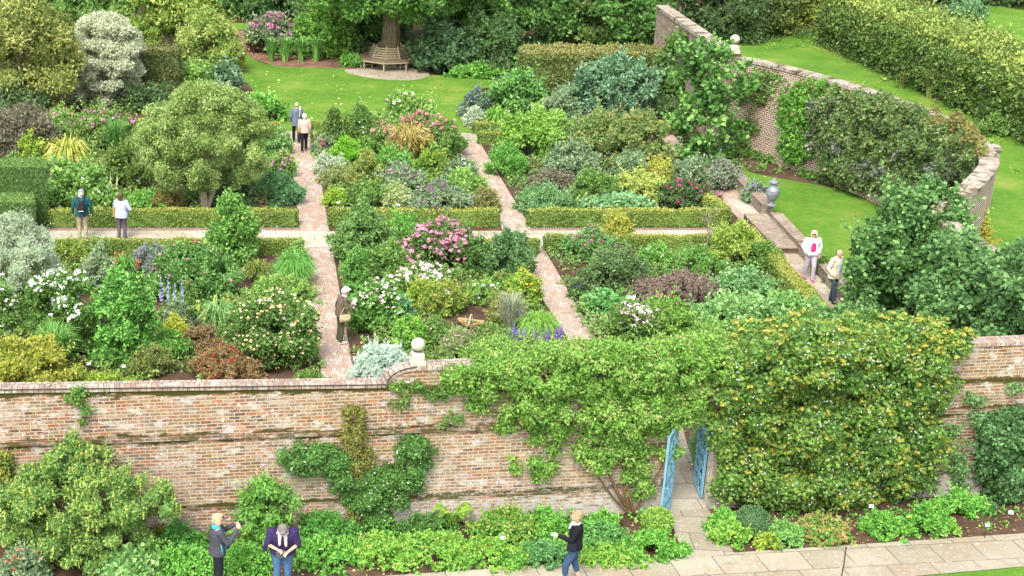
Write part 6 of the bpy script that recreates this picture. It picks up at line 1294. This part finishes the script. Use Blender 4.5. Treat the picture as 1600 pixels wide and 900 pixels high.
    if hairstyle != 'none':
        q = Clay()
        if hairstyle == 'bald': q.ell(h + HR @ Vector((0, -.03, -.01)), (.079, .075, .060), HR)
        else:
            q.ell(h + HR @ Vector((0, -.022, .040)), (.088, .098, .090), HR); q.ell(h + HR @ Vector((0, -.052, -.01)), (.080, .070, .080), HR); q.ell(h + HR @ Vector((0, .045, .090)), (.058, .042, .028), HR)
            if hairstyle == 'bob':
                for s_ in (-1, 1): q.ell(h + HR @ Vector((s_ * .074, -.012, -.03)), (.024, .050, .075), HR)
            if hairstyle == 'long': q.ell(h + HR @ Vector((0, -.070, -.08)), (.072, .042, .095), HR)
        ho = q.build('hair', hm, root, .009, 0); ds = ho.modifiers.new('d', 'DISPLACE'); tx = bpy.data.textures.get('hairn') or bpy.data.textures.new('hairn', 'CLOUDS'); tx.noise_scale = .03; ds.texture = tx; ds.strength = .02; ds.mid_level = .5
    return root, V, HR, w
def bit(root, name, mat, fn, vox=.008, sm=1):
    c = Clay(); fn(c); return c.build(name, mat, root, vox, sm)
def strap(root, pts, r, mat, name='strap'):
    mb = MB(); tube(mb, pts, r, 6); return mb.build(name, mat, root)
def glasses(root, V, HR):
    h = V['hd']; mb = MB()
    for s_ in (-1, 1): mb.box(h + HR @ Vector((s_ * .030, .096, .024)), (.046, .014, .030), HR)
    mb.box(h + HR @ Vector((0, .100, .028)), (.14, .008, .008), HR); mb.build('sunglasses', plain('dark_lens', '1a1618', .2), root)
def walk(sL=.12, sR=-.12): return dict(kL=(-.085, sL * .75 + .04, .50), aL=(-.085, sL, .095), kR=(.085, sR * .5 + .05, .50), aR=(.085, sR, .11))
def eyes(root, V, HR):
    h = V['hd']
    for s_ in (-1, 1): mb = MB(); mb.box(h + HR @ Vector((s_ * .030, .091, .018)), (.018, .008, .007), HR); mb.build('eye', plain('eye_dark', '2a1e18', .3), root)
grn = 'visitors in front of the garden wall'
# 1 woman photographing
r, V, HR, w = person('blonde woman in grey jacket with turquoise trim holding up a camera', 340, 926, -78, 1.76, '4a4a54', '20242a', hair='bca682', hairstyle='bob', hem=.86, width=1.08,
    J=dict(eL=(-.21, .16, 1.20), eR=(.22, .16, 1.16), wL=(-.06, .34, 1.40), wR=(.07, .36, 1.36), sL=(-.18, .02, 1.38), sR=(.18, .02, 1.38)), grips=(1.0, 1.0))
glasses(r, V, HR); tq = cloth('turquoise_trim', '38b8d0')
bit(r, 'camera', plain('camera_black', '24242a', .4), lambda c: (c.loft([((.0, .44, 1.40), .055, .018), ((.0, .44, 1.465), .055, .018)]), c.cone((0, .45, 1.432), (0, .49, 1.432), .024, .022)), .005, 0)
strap(r, [V['nek'] + Vector((-.075, .02, .0)), V['nek'] + Vector((-.06, .09, -.06)), V['che'] + Vector((-.05, .145, -.02)), V['wai'] + Vector((-.045, .145, -.02)), V['pel'] + Vector((-.04, .155, -.06))], .012, tq, 'trim')
strap(r, [V['nek'] + Vector((.075, .02, .0)), V['nek'] + Vector((.07, .09, -.06)), V['che'] + Vector((.06, .143, -.02)), V['wai'] + Vector((.06, .14, -.02)), V['pel'] + Vector((.06, .150, -.06))], .012, tq, 'trim')
bit(r, 'collar', tq, lambda c: c.loft([(V['nek'] + Vector((0, -.005, -.02)), .088, .085), (V['nek'] + Vector((0, -.005, .025)), .080, .078)]), .008)
strap(r, [V['pel'] + Vector((.175, .06, -.02)), V['wai'] + Vector((.172, .05, -.02)), V['wai'] + Vector((.165, .03, .05))], .012, tq, 'trim')
bit(r, 'shoulder_bag', cloth('dark_bag', '20202c'), lambda c: c.loft([((-.16, .19, .84), .05, .075), ((-.16, .19, .98), .045, .07), ((-.16, .17, 1.04), .03, .04)]), .01)
strap(r, [(-.16, .18, 1.02), (-.14, .13, 1.20), V['nek'] + Vector((.09, .0, -.03)), (.05, -.13, 1.2), (-.12, -.10, 1.0), (-.16, .12, .95)], .010, cloth('dark_bag', '20202c'))
# 2 woman bending over her bag
r, V, HR, w = person('grey-haired woman in purple cardigan and jeans bowing her head', 441, 926, 178, 1.78, '3a2c58', '4a6a90', hair='7c7470', hem=.88, width=1.3, sleeve='elbow', topkind='cardigan',
    J=dict(nek=(0, .13, 1.40), che=(0, .06, 1.26), hd=(0, .235, 1.475), sL=(-.19, .10, 1.35), sR=(.19, .10, 1.35), eL=(-.27, .10, 1.10), eR=(.27, .12, 1.10), wL=(-.10, .26, 1.03), wR=(.09, .27, 1.08)), headpitch=58, grips=(.9, .9))
eyes(r, V, HR)
bit(r, 'tee_shirt', cloth('navy_tee', '3c4468'), lambda c: c.loft([(V['pel'] + Vector((0, .10, -.06)), .14, .07), (V['wai'] + Vector((0, .09, 0)), .13, .07), (V['che'] + Vector((0, .08, .0)), .12, .08)]), .010)
bit(r, 'scarf', cloth('striped_scarf', 'cdbcc4', .45), lambda c: (c.loft([(V['nek'] + Vector((0, .02, -.05)), .105, .10), (V['nek'] + Vector((0, .03, .0)), .085, .085)]), c.cone(V['nek'] + Vector((-.05, .12, -.06)), V['che'] + Vector((-.06, .17, -.12)), .035, .028), c.cone(V['nek'] + Vector((.05, .12, -.06)), V['che'] + Vector((.05, .17, -.10)), .035, .025)), .009)
bit(r, 'pouch', cloth('grey_pouch', '5c646c'), lambda c: c.loft([((.03, .22, .88), .075, .035), ((.03, .24, 1.0), .085, .045), ((.02, .25, 1.05), .07, .035)]), .009)
strap(r, [(.0, .27, 1.04), (-.06, .22, 1.22), V['nek'] + Vector((-.07, .06, 0)), V['nek'] + Vector((.03, -.09, .0))], .012, cloth('dark_bag', '20202c'))
bit(r, 'hanging_sleeve', cloth('cardigan', '3a2c58'), lambda c: c.cone((.26, .07, 1.16), (.33, .06, .93), .055, .028), .010)
# 3 man walking left
r, V, HR, w = person('fair-haired person in black jacket and cropped blue trousers walking left on the flagstones', 893, 916, 84, 1.70, '17181e', '3c5070', shoe='8a8c90', hair='a48e70', hairstyle='bob', hem=.88, trlen=.30,
    J={**walk(.15, -.14), **dict(eL=(-.20, .10, 1.13), wL=(-.14, .33, 1.20), eR=(.23, -.06, 1.12), wR=(.22, .02, .88))}, grips=(.9, .6))
eyes(r, V, HR)
bit(r, 'scarf', cloth('white_scarf', 'e8e4ee'), lambda c: (c.loft([(V['nek'] + Vector((0, .015, -.045)), .092, .09), (V['nek'] + Vector((0, .02, .015)), .078, .08)]), c.cone(V['nek'] + Vector((0, .09, -.04)), V['che'] + Vector((0, .125, .03)), .04, .025)), .009)
bit(r, 'camera', plain('white_camera', 'd8dce0', .4), lambda c: (c.loft([((-.13, .41, 1.18), .055, .022), ((-.13, .41, 1.24), .055, .022)]), c.cone((-.13, .42, 1.21), (-.13, .46, 1.21), .022, .02)), .005, 0)
bit(r, 'sleeve_badge', plain('badge_white', 'ece8ec', .6), lambda c: c.ell((.300, -.03, 1.24), (.008, .026, .018)), .004, 0)
bit(r, 'bag', cloth('dark_bag', '20202c'), lambda c: c.loft([((-.20, .08, .90), .03, .09), ((-.20, .08, 1.08), .03, .09)]), .01)
# 4 reader
r, V, HR, w = person('white-haired visitor in brown jacket with beige bag reading beside pink-white anemones', 531, 537, -74, 1.70, '6c6050', '54523e', shoe='d8d0cc', hair='e8e6e4', hairstyle='short', hem=.84,
    J=dict(nek=(0, .07, 1.42), hd=(0, .135, 1.545), che=(0, .03, 1.26), sL=(-.17, .05, 1.36), sR=(.17, .05, 1.36), eL=(-.22, .10, 1.12), eR=(.22, .10, 1.11), wL=(-.09, .32, 1.16), wR=(.10, .32, 1.14)), headpitch=34, grips=(.8, .8))
eyes(r, V, HR)
bit(r, 'paper', plain('paper', 'f0f0ee', .8), lambda c: c.loft([((0, .36, 1.16), .10, .006), ((0, .42, 1.30), .10, .006)]), .005, 0)
bit(r, 'shoulder_bag', cloth('beige_bag', 'b4a684'), lambda c: (c.loft([((.215, .05, .72), .05, .15), ((.225, .05, .82), .065, .165), ((.215, .05, .93), .045, .15)]), c.ell((.27, .05, .80), (.035, .10, .05))), .01)
for yy in (-.08, .17): strap(r, [(.215, yy, .92), (.20, yy * .6 + .03, 1.05), (.19, .05, 1.16)], .012, cloth('beige_bag', 'b4a684'))
strap(r, [(.19, .05, 1.14), V['sR'] + Vector((.02, -.04, .07)), V['nek'] + Vector((.07, -.07, -.01)), (-.02, -.13, 1.24), (-.15, -.10, 1.05)], .011, cloth('dark_bag', '20202c'))
bit(r, 'scarf', cloth('blue_scarf', 'b4b8cc'), lambda c: c.loft([(V['nek'] + Vector((0, .015, -.045)), .088, .085), (V['nek'] + Vector((0, .02, .015)), .074, .076)]), .009)
# 5, 6 elderly couple
gc = 'couple walking away towards the round lawn'
r, V, HR, w = person('balding man in long blue-grey jacket walking away beside the white-haired woman', 463, 224, 6, 1.76, '64727c', '26242a', shoe='2a2830', hair='b89c88', hairstyle='bald', hem=.72, J=walk(.12, -.10), group=gc)
strap(r, [V['sR'] + Vector((-.03, .05, .07)), V['sR'] + Vector((-.05, -.10, .03)), V['wai'] + Vector((.09, -.135, .05))], .018, plain('white_strap', 'e4e2dc'))
r, V, HR, w = person('white-haired woman in pale pink jacket and dark trousers walking away on the west path', 475, 238, 4, 1.62, 'cfb2a2', '221a26', shoe='a4705c', hair='ece8e2', hem=.86, width=1.12, J=walk(-.12, .13), group=gc)
bit(r, 'handbag', cloth('tan_bag', 'b87c48'), lambda c: c.loft([((-.20, -.06, .90), .045, .11), ((-.20, -.06, 1.02), .045, .11), ((-.19, -.06, 1.08), .03, .07)]), .01)
strap(r, [(-.19, -.12, 1.06), (-.20, -.09, 1.25), V['sL'] + Vector((.02, 0, .075)), (-.19, .06, 1.2), (-.19, 0, 1.06)], .010, cloth('tan_bag', 'b87c48'))
# 7, 8 pair by the hedge
gh = 'pair standing on the cross path looking at the hydrangea'
r, V, HR, w = person('man in dark teal jacket and grey cap with black backpack standing on the cross path', 130, 376, 2, 1.80, '1f5458', 'a89a80', shoe='4a4038', hair='c8c4c0', hem=.84, width=1.12, group=gh, J=dict(eL=(-.27, -.03, 1.12), eR=(.27, -.03, 1.12), wL=(-.28, .03, .89), wR=(.28, .03, .89)))
bit(r, 'cap', cloth('grey_cap', '8c8c9c'), lambda c: (c.ell(V['hd'] + Vector((0, -.012, .062)), (.094, .106, .072)), c.ell(V['hd'] + Vector((0, .10, .05)), (.06, .06, .012))), .009)
bk = cloth('black_backpack', '26262c'); bit(r, 'backpack', bk, lambda c: (c.loft([((0, -.20, 1.02), .10, .055), ((0, -.215, 1.12), .12, .075), ((0, -.20, 1.30), .095, .055), ((0, -.18, 1.36), .05, .03)]), c.ell((0, -.275, 1.12), (.08, .035, .07))), .01)
for s_ in (-1, 1): strap(r, [(s_ * .06, -.18, 1.34), (s_ * .10, -.09, 1.45), (s_ * .12, .10, 1.40), (s_ * .13, .14, 1.22), (s_ * .13, -.12, 1.05)], .016, bk)
bit(r, 'reflective_strip', plain('white_strap', 'e4e2dc'), lambda c: c.loft([((0, -.300, 1.055), .075, .01), ((0, -.300, 1.075), .075, .01)]), .005, 0)
r, V, HR, w = person('brown-haired woman in pale blue shirt with ochre bag standing on the cross path', 191, 375, -14, 1.64, 'b9c8e0', '685a66', shoe='5a4c48', hair='5a4034', hairstyle='long', hem=.82, width=1.22, topkind='blouse', group=gh, J=dict(eR=(.30, .0, 1.13), wR=(.19, .16, 1.02), eL=(-.26, .06, 1.12), wL=(-.15, .22, 1.05)))
bit(r, 'shoulder_bag', cloth('ochre_bag', 'b48c4c'), lambda c: c.loft([((-.27, .04, .82), .04, .08), ((-.26, .04, 1.05), .035, .07), ((-.22, .03, 1.30), .02, .03)]), .01)
# 9, 10 pair on the east path
ge = 'pair strolling along the east path'
r, V, HR, w = person('blonde woman in white jacket and pink top with pink shoes walking towards us', 1262, 438, 176, 1.64, 'eceef4', 'b4aab4', shoe='e070a8', hair='dccfb0', hairstyle='bob', hem=.88, width=1.1, group=ge, headyaw=-22,
    J={**walk(.14, -.12), **dict(eL=(-.27, -.04, 1.14), eR=(.27, -.04, 1.14), wL=(-.19, .09, .96), wR=(.19, .09, .96))}, inner=cloth('pink_top', 'd83c80', .3))
glasses(r, V, HR)
r, V, HR, w = person('balding man in cream jacket and blue checked shirt looking down towards the lawn', 1298, 474, 215, 1.72, 'ddd6bc', '3c4656', shoe='2e2a28', hair='4c3a30', hairstyle='bald', hem=.80, width=1.14, group=ge, headpitch=26, headyaw=-14,
    J={**walk(-.08, .12), **dict(hd=(0, .05, 1.56), eL=(-.27, -.05, 1.12), eR=(.27, -.05, 1.12), wL=(-.20, .08, .92), wR=(.20, .08, .92))}, inner=cloth('checked_shirt', '4c8cbc', .2, .8, '6cb4dc'))
eyes(r, V, HR)
print('LEAVES', NPL[0], 'OBJ', len(bpy.data.objects))
